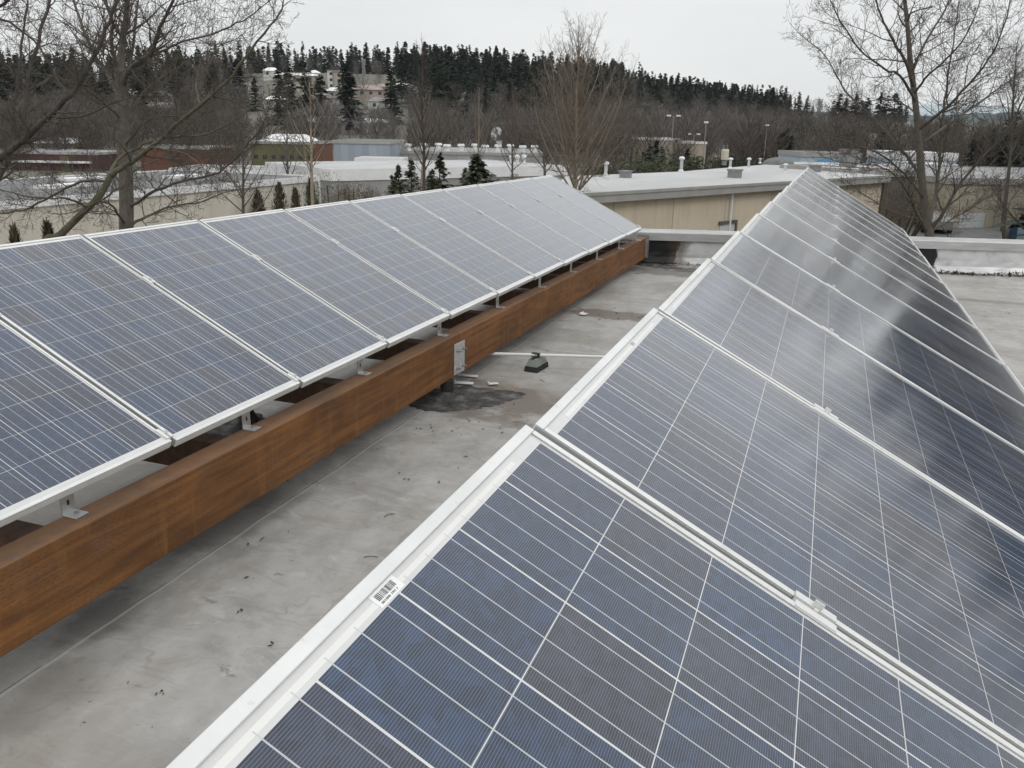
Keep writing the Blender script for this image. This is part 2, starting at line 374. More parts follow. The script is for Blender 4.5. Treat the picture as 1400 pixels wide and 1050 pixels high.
M['orangewall'] = vmat('rust_orange_siding', (.12, .052, .034), (.16, .068, .044), .4, .8, coords='pos')
M['olivewall'] = vmat('olive_siding', (.1, .1, .05), (.13, .125, .062), .4, .8, coords='pos')
def corr(name, c1, c2, k):
    m, g = mat(name, c1, .55, .2); s = g.sep(g.coord('Object')); n = g.noise(g.comb(g.math('FLOOR', g.math('MULTIPLY', g.math('ADD', s[0], s[1]), k)), 0.0), 3.7, 2)
    g.base(g.ramp(n, (.35, c1), (.65, c2))); return m
M['bluesiding'] = corr('blue_grey_siding', (.22, .26, .3), (.36, .4, .44), 1.1)
M['greysiding'] = corr('grey_siding', (.27, .27, .27), (.38, .38, .38), .6)
M['paleblue'] = vmat('pale_blue_wall', (.3, .42, .5), (.4, .5, .56), .5, .7, coords='pos')
M['brightblue'] = mat('bright_blue_wall', (.14, .36, .6), .6)[0]
M['housewhite'] = vmat('house_white', (.5, .5, .48), (.6, .6, .58), .5, .8, coords='pos')
M['housetan'] = vmat('house_tan', (.33, .28, .24), (.42, .36, .31), .5, .8, coords='pos')
M['roofgrey'] = vmat('shingle_grey', (.2, .19, .185), (.28, .27, .265), .6, .85, coords='pos')
M['roofpink'] = vmat('shingle_pinkish', (.33, .26, .24), (.4, .32, .3), .6, .85, coords='pos')
M['roofwhite'] = vmat('roof_white', (.72, .73, .74), (.82, .82, .82), .6, .8, coords='pos')
M['cream'] = vmat('cream_metal', (.5, .47, .37), (.58, .55, .44), 5, .5)
M['grey'] = vmat('grey_metal', (.22, .22, .22), (.3, .3, .3), 3, .5, .3)
M['bark'] = vmat('grey_bark', (.06, .052, .042), (.12, .104, .085), 9, .9, scl=(1, 1, .5), bump=.5, bd=.02)
M['moss'] = vmat('mossy_bark', (.055, .055, .03), (.12, .105, .075), 7, .9, bump=.4, bd=.02)
M['darkbark'] = vmat('dark_wet_bark', (.035, .028, .024), (.07, .058, .05), 9, .85)
M['twig'] = vmat('twig', (.05, .041, .034), (.1, .083, .068), 3, .9)
M['twig_r'] = vmat('reddish_twig', (.085, .064, .052), (.14, .108, .088), 1.5, .9)
M['twig_p'] = vmat('pale_twig', (.13, .105, .085), (.2, .165, .135), 1.5, .9)
M['palebark'] = vmat('pale_bark', (.2, .165, .12), (.3, .25, .19), 5, .9)
def foliage(name, cs, rnd=.5):
    m, g = mat(name, cs[0], .75, spec=.25)
    c = g.ramp(g.noise(g.coord('Object'), .9, 3), (.3, cs[0]), (.7, cs[1]))
    k = g.math('MULTIPLY_ADD', g.rnd(), rnd, 1-rnd/2); c = g.mix(1, c, g.comb(k, k, k), 'MULTIPLY'); g.base(c); return m
M['conifer'] = foliage('dark_conifer_needles', ((.013, .024, .018), (.034, .05, .034)))
M['spruce'] = foliage('young_fir_needles', ((.04, .052, .03), (.1, .11, .065)))
M['brownshrub'] = foliage('brown_hedge_leaves', ((.08, .062, .042), (.14, .11, .075)))
M['shrub'] = foliage('evergreen_shrub_leaves', ((.03, .038, .02), (.07, .078, .042)))
M['wood'] = foliage('bare_wood_twigs', ((.075, .069, .063), (.135, .125, .117)), .6)
M['wood2'] = foliage('bare_wood_reddish', ((.08, .068, .058), (.135, .116, .102)), .6)
M['leaf'] = vmat('dead_leaf', (.02, .014, .01), (.075, .05, .03), 40, .9, coords='pos')
def ground():
    m, g = mat('winter_ground', rough=.95); v = g.pos(); n = g.noise(v, .02, 6, .65); n2 = g.noise(v, .15, 5, .65)
    c = g.ramp(n, (.3, (.1, .092, .078)), (.5, (.15, .138, .115)), (.7, (.12, .125, .08)))
    c = g.mix(g.ramp(n2, (.5, 0), (.7, .6)), c, (.15, .14, .125)); g.base(c); return m
M['ground'] = ground()
M['farhill'] = vmat('far_forest', (.03, .055, .06), (.055, .085, .09), .004, .95, coords='pos')  # teal in the colour supplies part of the distance haze
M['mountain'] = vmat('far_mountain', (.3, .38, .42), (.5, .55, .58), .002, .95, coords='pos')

# ------------------------------------------------------------------ terrain
GZ = -5.9
SKY = [(-700,122),(0,118),(100,118),(200,112),(300,106),(400,102),(500,106),(600,107),(700,112),(800,122),(900,135),(1000,149),(1100,159),(1200,166),(1300,168),(1400,168),(2600,190)]
RID = []
for x, y in SKY:
    r = ray(x, y); d = math.hypot(r.x, r.y); RID.append((math.atan2(r.x, r.y), r.z/d))
def ridge(az):
    if az <= RID[0][0]:
        k = max(0, 1 - (RID[0][0]-az)/.5); return RID[0][1]*k
    if az >= RID[-1][0]:
        k = max(0, 1 - (az-RID[-1][0])/.5); return RID[-1][1]*k
    for (a, e), (b, f_) in zip(RID, RID[1:]):
        if az <= b: t = (az-a)/(b-a); return e + (f_-e)*t
def ter(x, y):
    D = math.hypot(x, y); az = math.atan2(x, y)
    zr = CAMZ + ridge(az)*600
    t = min(1, max(0, (D-150)/450)); s = t*t*(3-2*t); s = s**1.1
    z = GZ + (zr-GZ)*s
    z += s*(2.0*math.sin(x*.021+1)*math.sin(y*.017) + 1.2*math.sin(x*.05)*math.sin(y*.043+2))*(1-t*.7)
    if D > 640: z = max(-12, z - (D-640)*.12)
    return z
def hit(px, py, d0=60, d1=640):
    r = ray(px, py); k = d0
    while k < d1:
        p = CAM + r*k
        if p.z <= ter(p.x, p.y): return Vector((p.x, p.y, ter(p.x, p.y)))
        k += 2
    p = CAM + r*d1; return Vector((p.x, p.y, ter(p.x, p.y)))
def dpt(p): return (p-CAM).dot(fw)
def build_ground():
    mb = MB(); rings = [8, 20, 40, 70, 100, 130, 150] + [150+18*i for i in range(1, 29)] + [680, 760, 900, 1200, 2000, 3000, 4500]
    NA = 240; mb.v.append((0, 0, GZ))
    for d in rings:
        for j in range(NA):
            a = 2*math.pi*j/NA; x, y = d*math.sin(a), d*math.cos(a); mb.v.append((x, y, ter(x, y)))
    for j in range(NA): mb.f.append((0, 1+(j+1) % NA, 1+j)); mb.mi.append(0)
    for k in range(len(rings)-1):
        for j in range(NA):
            a = 1+k*NA+j; b = 1+k*NA+(j+1) % NA; mb.f.append((a, b, b+NA, a+NA)); mb.mi.append(0)
    tag(mb.build('ground', M['ground'], smooth=True), kind='structure')
build_ground()
def far_strip(name, D, prof, m, thick):
    mb = MB(); n = len(prof)
    for px, py in prof:
        r = ray(px, py); k = D/math.hypot(r.x, r.y); p = CAM + r*k
        q = Vector((p.x, p.y, 0)).normalized()*thick
        mb.v += [(p.x-q.x*.6, p.y-q.y*.6, -14), (p.x, p.y, p.z), (p.x+q.x, p.y+q.y, -14)]
    for i in range(n-1):
        a = 3*i; mb.f += [(a, a+3, a+4, a+1), (a+1, a+4, a+5, a+2)]; mb.mi += [0, 0]
    tag(mb.build(name, m), kind='structure')
rf = random.Random(3)
far_strip('far_hills', 2600, [(x, 153 + 5*math.sin(x*.011) - .012*(x-1200) + rf.uniform(-1.5, 1.5)) for x in range(1000, 2700, 9)], M['farhill'], 700)
far_strip('far_mountains', 3800, [(x, 152 - 10*abs(math.sin(x*.013+.4)) + rf.uniform(-2, 2)) for x in range(1180, 2500, 16)], M['mountain'], 600)

# ------------------------------------------------------------------ the building under the arrays
ROOF_Y = lambda x: 13.45 + .27*(x + 2.3)
bld = empty('flat_roofed_building', (0, 0, 0), 'flat grey roof under both solar rows with a silver parapet along its far edge', 'building')
XL_, XR_, YB_ = -6.6, 15.0, -7.0
mb = MB(); poly = [(XL_, YB_), (XR_, YB_), (XR_, ROOF_Y(XR_)), (XL_, ROOF_Y(XL_))]
mb.prism(poly, -.25, 0); mb.build('roof_membrane', M['membrane'], bld)
mb = MB(); e = .02
mb.prism([(XL_+e, YB_+e), (XR_-e, YB_+e), (XR_-e, ROOF_Y(XR_)-e), (XL_+e, ROOF_Y(XL_)-e)], GZ-1, -.252); mb.build('wall', M['beige'], bld)
pd = Vector((1, .27, 0)).normalized(); pn = Vector((-pd.y, pd.x, 0))
P0 = Vector((-2.3, 13.45, 0))
def par(s, n, z): return P0 + pd*s + pn*n + Vector((0, 0, z))
PH = .49
def sweep(sec, s0, s1, n, wob=0, seed=1):
    r = random.Random(seed); mb = MB(); k = len(sec)
    for i in range(n+1):
        s = s0 + (s1-s0)*i/n
        for j, (a, z) in enumerate(sec): mb.v.append(tuple(par(s, a + wob*r.uniform(-1, 1), z + (wob*.4*r.uniform(-1, 1) if 0 < j < k-1 else 0))))
    for i in range(n):
        for j in range(k-1):
            a = i*k+j; mb.f.append((a, a+1, a+1+k, a+k)); mb.mi.append(0)
    return mb
pw = sweep([(-.11, .004), (-.075, .018), (-.045, .05), (-.02, .1), (-.008, .18), (0, PH-.14), (.0, PH-.03), (.3, PH-.03), (.3, -.6)], -4.3, 17, 130, .006).build('parapet_wall', M['silver'], bld, smooth=False)
for i in range(-2, 6):
    s0 = i*3.05 + .62 + .004; s1 = s0 + 3.05 - .008; s0 = max(s0, -4.3)
    if s1 <= s0: continue
    mb = MB(); sec = [(-.028, PH-.125), (-.034, PH-.13), (-.034, PH-.012), (-.026, PH), (.33, PH+.012), (.335, PH-.1)]
    sweep(sec, s0, s1, 1).build('cap_flashing', M['cap'], bld)
    if i > -2: sweep([(-.037, PH-.128), (-.037, PH-.01), (-.028, PH+.004), (.333, PH+.016)], s0-.05, s0+.05, 1).build('cap_joint_cover', M['cap'], bld)
mb = MB(); mb.box((XL_-.25, YB_, -.2), (XL_, ROOF_Y(XL_)-.3, .28)); mb.build('side_curb', M['silver'], bld)
def patch(name, cx, cy, rx, ry, m, z=.004, seed=1, rot=0, n=90, parent=None, irr=.16):
    r = random.Random(seed); mb = MB(); ph = [r.uniform(0, 6.28) for _ in range(5)]
    out = []
    for k in range(n):
        t = 2*math.pi*k/n; w = 1 + irr*sum(math.sin(t*(q+2)+ph[q])/(q+1.2) for q in range(5))
        w *= r.uniform(.93, 1.05); x, y = rx*w*math.cos(t), ry*w*math.sin(t)
        out.append((cx + x*math.cos(rot)-y*math.sin(rot), cy + x*math.sin(rot)+y*math.cos(rot)))
    inner = [(cx+(x-cx)*.93, cy+(y-cy)*.93) for x, y in out]
    vs = [(x, y, z*.3) for x, y in out] + [(x, y, z) for x, y in inner]
    mb.faces(vs, [(i, (i+1) % n, n+(i+1) % n, n+i) for i in range(n)] + [tuple(range(n, 2*n))])
    return mb.build(name, m, parent)
tp = atz(648, 545, 0)
patch('tar_patch', tp.x-.14, tp.y-.05, .44, .34, M['tar'], .006, 4, R(30), parent=bld)
patch('tar_patch', -3.72, 4.5, .4, .3, M['tar'], .012, 9, parent=bld)
patch('tar_patch', -2.35, 13.1, .38, .2, M['tar'], .006, 5, R(10), parent=bld, irr=.3)

# ------------------------------------------------------------------ solar arrays
class Row:
    def __init__(s, X0, Z0, t, Y0, dx, dz, P, tw): s.a = (X0, Z0+CAMZ, t, Y0, dx, dz, P, tw); s.P = P
    def M(s, i):
        X0, Z0, t, Y0, dx, dz, P, tw = s.a; y = i*P; t = t + tw*i
        ex = Vector((math.cos(t), 0, -math.sin(t))); ey = Vector((dx, 1, dz)).normalized()
        ey = (ey - ex*ey.dot(ex)).normalized(); ez = ex.cross(ey)
        o = Vector((X0+dx*y, Y0+y, Z0+dz*y))
        return Matrix(((ex.x, ey.x, ez.x, o.x), (ex.y, ey.y, ez.y, o.y), (ex.z, ey.z, ez.z, o.z), (0, 0, 0, 1)))
LEFT = Row(-4.09316, -.66312, .46024, 3.79512, .00725, -.00626, .99954, .0003)
RIGHT = Row(-.40719, -.45817, .47071, .19214, .00985, -.0027, 1.01213, .00527)
SL = 1.65; WP = .978; G = .011
def make_panel():
    root = empty('solar_panel')
    mb = MB(); W = WP; tl, bl, sl = .0165, .0165, .011
    # hollow section frame: top lip, outer wall and bottom flange of each side
    mb.box((0, 0, -.0035), (tl, W, 0)); mb.box((SL-bl, 0, -.0035), (SL, W, 0))
    mb.box((tl+.0007, 0, -.0035), (SL-bl-.0007, sl, 0)); mb.box((tl+.0007, W-sl, -.0035), (SL-bl-.0007, W, 0))
    mb.box((0, 0, -.04), (.003, W, -.0035)); mb.box((SL-.003, 0, -.04), (SL, W, -.0035))
    mb.cur = 1; mb.box((.003, 0, -.04), (SL-.003, .003, -.0036)); mb.box((.003, W-.003, -.04), (SL-.003, W, -.0036)); mb.cur = 0
    mb.box((.003, .003, -.04), (.028, W-.003, -.038)); mb.box((SL-.028, .003, -.04), (SL-.003, W-.003, -.038))
    mb.box((SL-.0005, .0, -.019), (SL+.0012, W, -.016)); mb.box((SL-.0005, 0, -.031), (SL+.0012, W, -.028))
    mb.build('aluminium_frame', [M['frame'], M['innerframe']], root, bevel=.0012, seg=1)
    mb = MB(); x0, x1, y0, y1 = .0035, SL-.0035, .0035, W-.0035; zt, zb = -.0042, -.009
    mb.faces([(x0,y0,zt),(x1,y0,zt),(x1,y1,zt),(x0,y1,zt)], [(0,1,2,3)])
    mb.cur = 1; mb.faces([(x0,y0,zb),(x1,y0,zb),(x1,y1,zb),(x0,y1,zb)], [(3,2,1,0)])
    lam = mb.build('cell_laminate', [M['laminate'], M['backsheet']], root)
    ul = lam.data.uv_layers.new(name='metres')
    for li, l in enumerate(lam.data.loops):
        v = lam.data.vertices[l.vertex_index].co; ul.data[li].uv = (v.x, v.y)
    mb = MB(); mb.box((.12, W/2-.06, -.03), (.25, W/2+.06, -.0092)); mb.build('junction_box', M['black'], root)
    return root
PANEL = make_panel(); used = [False]
def put_panel(row, i, label, group):
    o = copy_tree(PANEL) if used[0] else PANEL; used[0] = True
    o.matrix_world = row.M(i) @ Matrix.Translation((0, G, 0)) @ Matrix.Diagonal((1, (row.P-.022)/WP, 1, 1))
    tag(o, label, 'solar panel', group); return o
gl, gr_ = 'solar panels in the left row', 'solar panels in the right row'
def pan_label(i, last, row):
    k = last - i
    where = 'left row above the timber beam' if row == 'l' else 'right row'
    if k == 0: return 'farthest solar panel of the %s' % where
    if row == 'l' and i == -2: return 'nearest left row solar panel, cut off by the left picture edge'
    if row == 'r' and i == 0: return 'nearest right row solar panel with a barcode sticker on its upper margin'
    if row == 'r' and i == 1: return 'second nearest right row solar panel with a small grey sticker on its upper margin'
    return 'blue solar panel of the %s, %s from the far end' % (where, ORD[k+1])
for i in range(-2, 9): put_panel(LEFT, i, pan_label(i, 8, 'l'), gl)
pans = {}
for i in range(0, 13): pans[i] = put_panel(RIGHT, i, pan_label(i, 12, 'r'), gr_)
# one more of the right row reaches under the camera and shows at the bottom edge
# stickers
def sticker(panel, x0, y0, w, h, bars):
    mb = MB(); z = -.0039
    mb.quad((x0, y0, z), (x0+w, y0, z), (x0+w, y0+h, z), (x0, y0+h, z))
    st = mb.build('barcode_sticker', M['sticker'] if bars else M['greysticker'], panel)
    if bars:
        r = random.Random(5); mb = MB(); y = y0+.006; z += .0003
        while y < y0+h-.008:
            b = r.choice((.0005, .0009, .0013)); mb.quad((x0+.003, y, z), (x0+w*.62, y, z), (x0+w*.62, y+b, z), (x0+.003, y+b, z)); y += b + r.choice((.0006, .001, .0014))
        y = y0+.006
        while y < y0+h-.012:
            mb.quad((x0+w*.72, y, z), (x0+w*.86, y, z), (x0+w*.86, y+.001, z), (x0+w*.72, y+.001, z)); y += r.choice((.0018, .0018, .0025, .0045))
        mb.build('barcode', M['ink'], st)
sticker(pans[0], .0172, .455, .0185, .05, True)
sticker(pans[1], .021, .62, .009, .022, False)

def make_rail(row, i0, i1, xs, label, ends):
    mb = MB(); sec = [(-.02, -.084), (.02, -.084), (.02, -.041), (.006, -.041), (.006, -.06), (-.006, -.06), (-.006, -.041), (-.02, -.041)]
    idx = [i0-.08] + list(range(i0, i1)) + [i1+.06]
    for q in idx:
        Mx = row.M(q)
        for a, z in sec: p = Mx @ Vector((xs+a, 0, z)); mb.v.append(tuple(p))
    k = len(sec)
    for i in range(len(idx)-1):
        for j in range(k):
            a = i*k+j; b = i*k+(j+1) % k; mb.f.append((a, b, b+k, a+k)); mb.mi.append(0)
    mb.f += [tuple(reversed(range(k))), tuple((len(idx)-1)*k+j for j in range(k))]; mb.mi += [0, 0]
    rail = tag(mb.build('mounting_rail', M['alu']), label, 'mounting rail', 'mounting rails under the panels')
    c0 = None
    for i in range(i0, i1+1):
        end = i in (i0, i1)
        if c0 is None:
            mb = MB()
            mb.box((-.035, -.022, .0012), (.035, -.008, .0042)); mb.box((-.035, .008, .0012), (.035, .022, .0042))
            mb.box((-.035, -.008, -.012), (.035, -.005, .0042)); mb.box((-.035, .005, -.012), (.035, .008, .0042)); mb.box((-.035, -.005, -.012), (.035, .005, -.009))
            mb.cyl((0, 0, -.04), .004, .046, 8); mb.cyl((0, 0, -.009), .0065, .006, 6)
            mb.box((-.008, .006, .0042), (.008, .009, .016)); c0 = mb.build('mid_clamp', M['frame'], rail); o = c0
        else:
            o = c0.copy(); COL.objects.link(o); o.parent = rail
        o.matrix_world = row.M(i) @ Matrix.Translation((xs, 0, 0))
        if end: o.name = 'end_clamp'
    return rail
rl_lo = make_rail(LEFT, -2, 9, 1.585, 'aluminium rail along the low edge of the left row above the timber beam', 1)
rl_hi = make_rail(LEFT, -2, 9, .52, 'aluminium rail under the upper third of the left row', 1)
rr_hi = make_rail(RIGHT, 0, 13, .515, 'aluminium rail under the upper third of the right row', 1)
rr_lo = make_rail(RIGHT, 0, 13, 1.6, 'aluminium rail along the low edge of the right row', 1)

# ------------------------------------------------------------------ timber beams and their fittings
BX1 = -2.56; BW = .14; BH = .33
def btop(y): return CAMZ - 1.517 - .0108*(y-1.8)
def beam(y0, y1, x1, label, zoff=0, m='timber', name='timber_beam', grp='timber beams', h=BH):
    L = y1-y0; c = Vector((x1-BW/2, (y0+y1)/2, (btop(y0)+btop(y1))/2 - h/2 + zoff))
    mb = MB(); mb.box((-BW/2, -L/2, -h/2), (BW/2, L/2, h/2))
    o = tag(mb.build(name, M[m], bevel=.006), label, 'beam', grp)
    o.location = c; o.rotation_euler = (-.0108, 0, 0); return o
YS = 5.84
beam(-1.6, YS-.004, BX1, 'near length of the rust brown incised timber beam, left of the splice plate')
beam(YS+.004, 13.25, BX1, 'far length of the brown timber beam, running from splice plate to parapet')
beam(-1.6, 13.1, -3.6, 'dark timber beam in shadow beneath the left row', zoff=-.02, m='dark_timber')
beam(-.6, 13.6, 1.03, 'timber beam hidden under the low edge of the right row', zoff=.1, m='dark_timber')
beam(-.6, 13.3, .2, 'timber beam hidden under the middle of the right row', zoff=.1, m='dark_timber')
# galvanised splice plate with four bolts
sp = empty('splice_plate', (BX1, YS, btop(YS)-BH*.62), 'galvanised splice plate with four bolts joining the two timber beams', 'splice plate')
mb = MB(); mb.box((.0005, -.1, -.115), (.0065, .1, .135)); mb.build('plate', M['galv'], sp, bevel=.002)
for a in (-.055, .06):
    for b in (-.065, .075):
        mb = MB(); mb.cyl((.0068, a, b), .014, .003, 12, (1,0,0)); mb.cyl((.0098, a, b), .0105, .011, 6, (1,0,0)); mb.cyl((.0208, a, b), .006, .022, 8, (1,0,0))
        mb.build('bolt', M['bolt'], sp)
sp.rotation_euler = (R(-2), 0, 0)
# steel hanger at the far end of the beam
hg = empty('beam_hanger', (BX1, 13.25, btop(13.25)), 'grey steel hanger plate on the far end of the timber beam', 'hanger')
mb = MB(); mb.box((-BW-.005, .003, -.33), (.03, .012, .03)); mb.box((-BW-.005, .012, -.2), (-BW+.01, .2, .02)); mb.box((.001, -.12, -.3), (.006, .003, -.02)); mb.build('plate', M['grey'], hg)
mb = MB()
for z in (-.08, -.22): mb.cyl((.006, -.06, z), .011, .015, 6, (1,0,0))
mb.build('bolt', M['bolt'], hg)
# posts
def post(x, y, ztop, label):
    p = empty('pipe_post', (x, y, 0), label, 'post', 'black pipe posts under the beams')
    mb = MB(); mb.lathe((0, 0, 0), [(.052, .02), (.052, ztop)], 16); mb.build('pipe', M['black'], p, smooth=False)
    r = random.Random(int(abs(y)*10)); mb = MB(); mb.lathe((0, 0, 0), [(.12, .004), (.1, .02), (.072, .035), (.056, .075), (.054, .08)], 18)
    mb.v = [(a*(1+r.uniform(-.12, .12)), b*(1+r.uniform(-.12, .12)), c) for a, b, c in mb.v]; mb.build('tar_collar', M['tar'], p)
pp = atz(616, 548, 0)
post(pp.x-.03, pp.y, btop(pp.y)-BH-.001, 'short black pipe post standing in tar under the beam splice')
pq = atz(441, 545, .1)
post(-3.67, 4.62, btop(4.6)-BH-.025, 'black pipe post glimpsed under the left row behind the beam')
# brackets and cross timbers
FY = [2.26, 3.38, 4.53, 5.72, 6.94, 8.13, 9.25, 10.4, 11.6, 12.72]
def railz(y):
    i = (y - 3.79512)/.99954; return (LEFT.M(i) @ Vector((1.585, 0, -.084)))
br0 = None
for k, y in enumerate(FY):
    rz = railz(y); zt = btop(y) + .001; h = rz.z + .03 - zt; xr = rz.x + .0205
    b = empty('angle_bracket', (xr, y, zt), 'L shaped aluminium bracket on the timber beam, %s from the near end' % ORD[k+1], 'bracket', 'angle brackets along the beam')
    mb = MB(); mb.box((0, -.032, 0), (.006, .032, h)); mb.box((.006, -.032, 0), (.075, .032, .006)); mb.build('angle', M['alu'], b, bevel=.0015)
    mb = MB(); mb.cyl((.006, 0, h-.02), .011, .009, 6, (1,0,0)); mb.cyl((.015, 0, h-.02), .005, .012, 8, (1,0,0)); mb.cyl((.045, 0, .006), .011, .009, 6); mb.build('bolt', M['bolt'], b)
    mb = MB(); mb.box((.0062, -.006, h*.32), (.0066, .006, h*.5)); mb.build('slot', M['dark'], b)
    L0 = -3.6 - BW; x1 = BX1 - BW - .002
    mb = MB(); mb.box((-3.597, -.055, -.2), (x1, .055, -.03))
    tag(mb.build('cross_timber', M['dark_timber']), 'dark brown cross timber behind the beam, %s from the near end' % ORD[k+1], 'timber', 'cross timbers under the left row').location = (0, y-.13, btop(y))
# rear legs of the left row, part of the upper rail
for i in range(-1, 9, 2):
    p = LEFT.M(i) @ Vector((.52, 0, -.085)); y = p.y; zb = btop(y) - .02
    mb = MB(); mb.box((p.x-.02, y-.025, zb), (p.x+.02, y+.025, p.z)); mb.build('support_leg', M['alu'], rl_hi)
for rail, xs in ((rr_hi, .515), (rr_lo, 1.6)):
    for i in range(0, 13, 2):
        p = RIGHT.M(i+.3) @ Vector((xs, 0, -.085)); mb = MB(); zb = btop(p.y)+.1
        if p.z > zb+.01: mb.box((p.x-.02, p.y-.025, zb), (p.x+.02, p.y+.025, p.z)); mb.build('support_leg', M['alu'], rail)

# ------------------------------------------------------------------ conduit, its block and bits on the roof
c0 = atz(690, 484, .135); c1 = atz(826, 488, .135); cd = (c1-c0).normalized()
mb = MB(); mb.tube([c0 - cd*1.3, c0 - cd*.2, c1, c1 + cd*1.6], .0135, 10)
cond = tag(mb.build('conduit', M['conduit'], smooth=True), 'thin white conduit pipe crossing the roof between the two solar rows', 'conduit')
bp = atz(735, 503, .02)
blk = empty('pipe_support_block', (bp.x-.02, bp.y+.03, 0), 'grey green pipe support block on a black rubber base holding the white conduit', 'pipe support', rz=R(-6))
mb = MB()
def frus(mb, l0, w0, z0, l1, w1, z1):
    mb.faces([(-w0,-l0,z0),(w0,-l0,z0),(w0,l0,z0),(-w0,l0,z0),(-w1,-l1,z1),(w1,-l1,z1),(w1,l1,z1),(-w1,l1,z1)], ((0,3,2,1),(4,5,6,7),(0,1,5,4),(1,2,6,5),(2,3,7,6),(3,0,4,7)))
frus(mb, .125, .065, .003, .118, .058, .048); mb.build('rubber_base', M['black'], blk, bevel=.003)
mb = MB(); frus(mb, .116, .056, .048, .095, .034, .112); mb.build('body', M['greygreen'], blk, bevel=.003)
mb = MB(); mb.box((-.016, -.1, .112), (.016, .1, .1185)); mb.box((-.006, -.095, .1185), (.006, .095, .1195)); mb.build('strut', M['black'], blk)
mb = MB(); q = blk.matrix_world.inverted() if False else None
yl = ((c0.y + cd.y/cd.x*(blk.location.x - c0.x)) - blk.location.y)
for dx_ in (-.03, .03): mb.box((dx_-.008, yl-.02, .118), (dx_+.008, yl+.02, .152))
mb.box((-.0219, yl-.02, .1495), (.0219, yl+.02, .153)); mb.build('pipe_strap', M['black'], blk)
def scrap(px, py, l, w, rz, label, m='white', h=.006):
    p = atz(px, py, 0); mb = MB(); mb.box((-l/2, -w/2, .001), (l/2, w/2, h)); mb.box((-l/2, -w/2, h), (-l/2+.012, w/2, h+.012))
    o = tag(mb.build('metal_offcut', M[m]), label, 'offcut', 'pale offcuts on the roof'); o.location = (p.x, p.y, p.z + .014); o.rotation_euler = (0, R(1), rz); return o
scrap(640, 516, .17, .05, R(10), 'upper of two white metal strips lying beside the black post')
scrap(634, 526, .16, .06, R(15), 'lower of two white metal strips lying beside the black post')
scrap(674, 527, .09, .035, R(40), 'small white chip on the edge of the tar patch')
scrap(798, 431, .07, .1, R(-10), 'small white chip on the roof beside the dark stain')
def litter():
    r = random.Random(11); mb = MB()
    def leafbit(x, y, s, zz=0, up_=.5):
        a = r.uniform(0, 6.28); l = s*r.uniform(.6, 1.6); w = s*r.uniform(.2, .7); z = .004 + zz
        dx, dy = math.cos(a), math.sin(a); h = r.uniform(0, s*up_)
        P = lambda u, v, q: (x+dx*u-dy*v, y+dy*u+dx*v, z+q)
        mb.faces([P(-l,0,h), P(0,-w,.001), P(l,0,h*.6), P(0,w,.002), P(0,0,h*.3)], ((0,1,4),(1,2,4),(2,3,4),(3,0,4)))
    def twig(x, y, l):
        a = r.uniform(0, 6.28); b = a + r.uniform(-.6, .6)
        mb.tube([(x, y, .006), (x+l*.5*math.cos(a), y+l*.5*math.sin(a), .009), (x+l*.5*(math.cos(a)+math.cos(b)), y+l*.5*(math.sin(a)+math.sin(b)), .005)], .0022, 3)
    for _ in range(150): leafbit(r.uniform(-2.5, -.4), r.uniform(1.2, 13), r.choice((.005, .006, .008, .011)))
    for _ in range(26): twig(r.uniform(-2.5, -.5), r.uniform(1.3, 9), r.uniform(.03, .08))
    for _ in range(60): leafbit(r.gauss(-2.0, .3), r.gauss(9.3, .2), r.uniform(.008, .02))
    for _ in range(60): leafbit(-2.3+r.gauss(.1, .35), 5.3+r.gauss(0, .35), r.uniform(.006, .014))
    for _ in range(1700):
        s = r.uniform(-.2, 9); p = par(s, -.13 - abs(r.gauss(0, .035)), 0)
        if s > 3.2 or r.random() < .35: d_ = abs(r.gauss(0, .05)); leafbit(p.x, p.y - .01 - d_, r.uniform(.012, .034), max(0, .03-d_*.5)*r.random()*(1 + math.sin(s*5)*.7), 2.2); 
        if r.random() < .12 and s > 3.2: twig(p.x, p.y-.03, r.uniform(.05, .12))
    for _ in range(60): leafbit(r.gauss(2.3, .35), r.gauss(11.4, .12), r.uniform(.006, .014))
    for _ in range(60): leafbit(r.uniform(1.3, 4), r.uniform(6, 13.5), r.choice((.005, .007, .01)))
    for px, py, n in ((390,657,3),(435,660,2),(556,655,4),(600,660,3),(330,835,4),(338,745,2),(369,883,2),(222,948,3)):
        p = atz(px, py, 0)
        for _ in range(n): leafbit(p.x+r.gauss(0,.01), p.y+r.gauss(0,.01), .01)
    tag(mb.build('leaf_litter', M['leaf']), 'dead leaves and twigs scattered over the roof and along the parapet', 'leaf litter', kind='stuff')
litter()

# ------------------------------------------------------------------ background buildings
def V2(p): return Vector((p.x, p.y, 0))
def block(name, label, A, B, depth, ztop, wallm, roofm, zbot=None, cat='building', group=None, cap=.25, capm='fascia', parapet=True):
    """box building: front top edge A-B, running back by depth (to the left of A->B)"""
    A, B = V2(A), V2(B); d = (B-A).normalized(); n = Vector((-d.y, d.x, 0)); L = (B-A).length
    root = empty(name, (A.x, A.y, GZ), label, cat, group, rz=math.atan2(d.y, d.x))
    z1 = ztop - GZ; z0 = (zbot - GZ) if zbot is not None else -1
    mb = MB(); mb.box((0, 0, z0), (L, depth, z1-.05)); mb.build('wall', M[wallm], root)
    mb = MB(); mb.box((.1, .1, z1-.049), (L-.1, depth-.1, z1+.02)); mb.build('roof', M[roofm], root)
    if cap:
        mb = MB(); o = .12
        mb.box((-o, -o, z1-cap), (L+o, -.004, z1+.1)); mb.box((-o, depth+.004, z1-cap), (L+o, depth+o, z1+.1))
        mb.box((-o, -.003, z1-cap), (-.004, depth+.003, z1+.1)); mb.box((L+.004, -.003, z1-cap), (L+o, depth+.003, z1+.1))
        mb.build('fascia', M[capm], root)
    root['_L'] = L; return root, L, z1, d, n
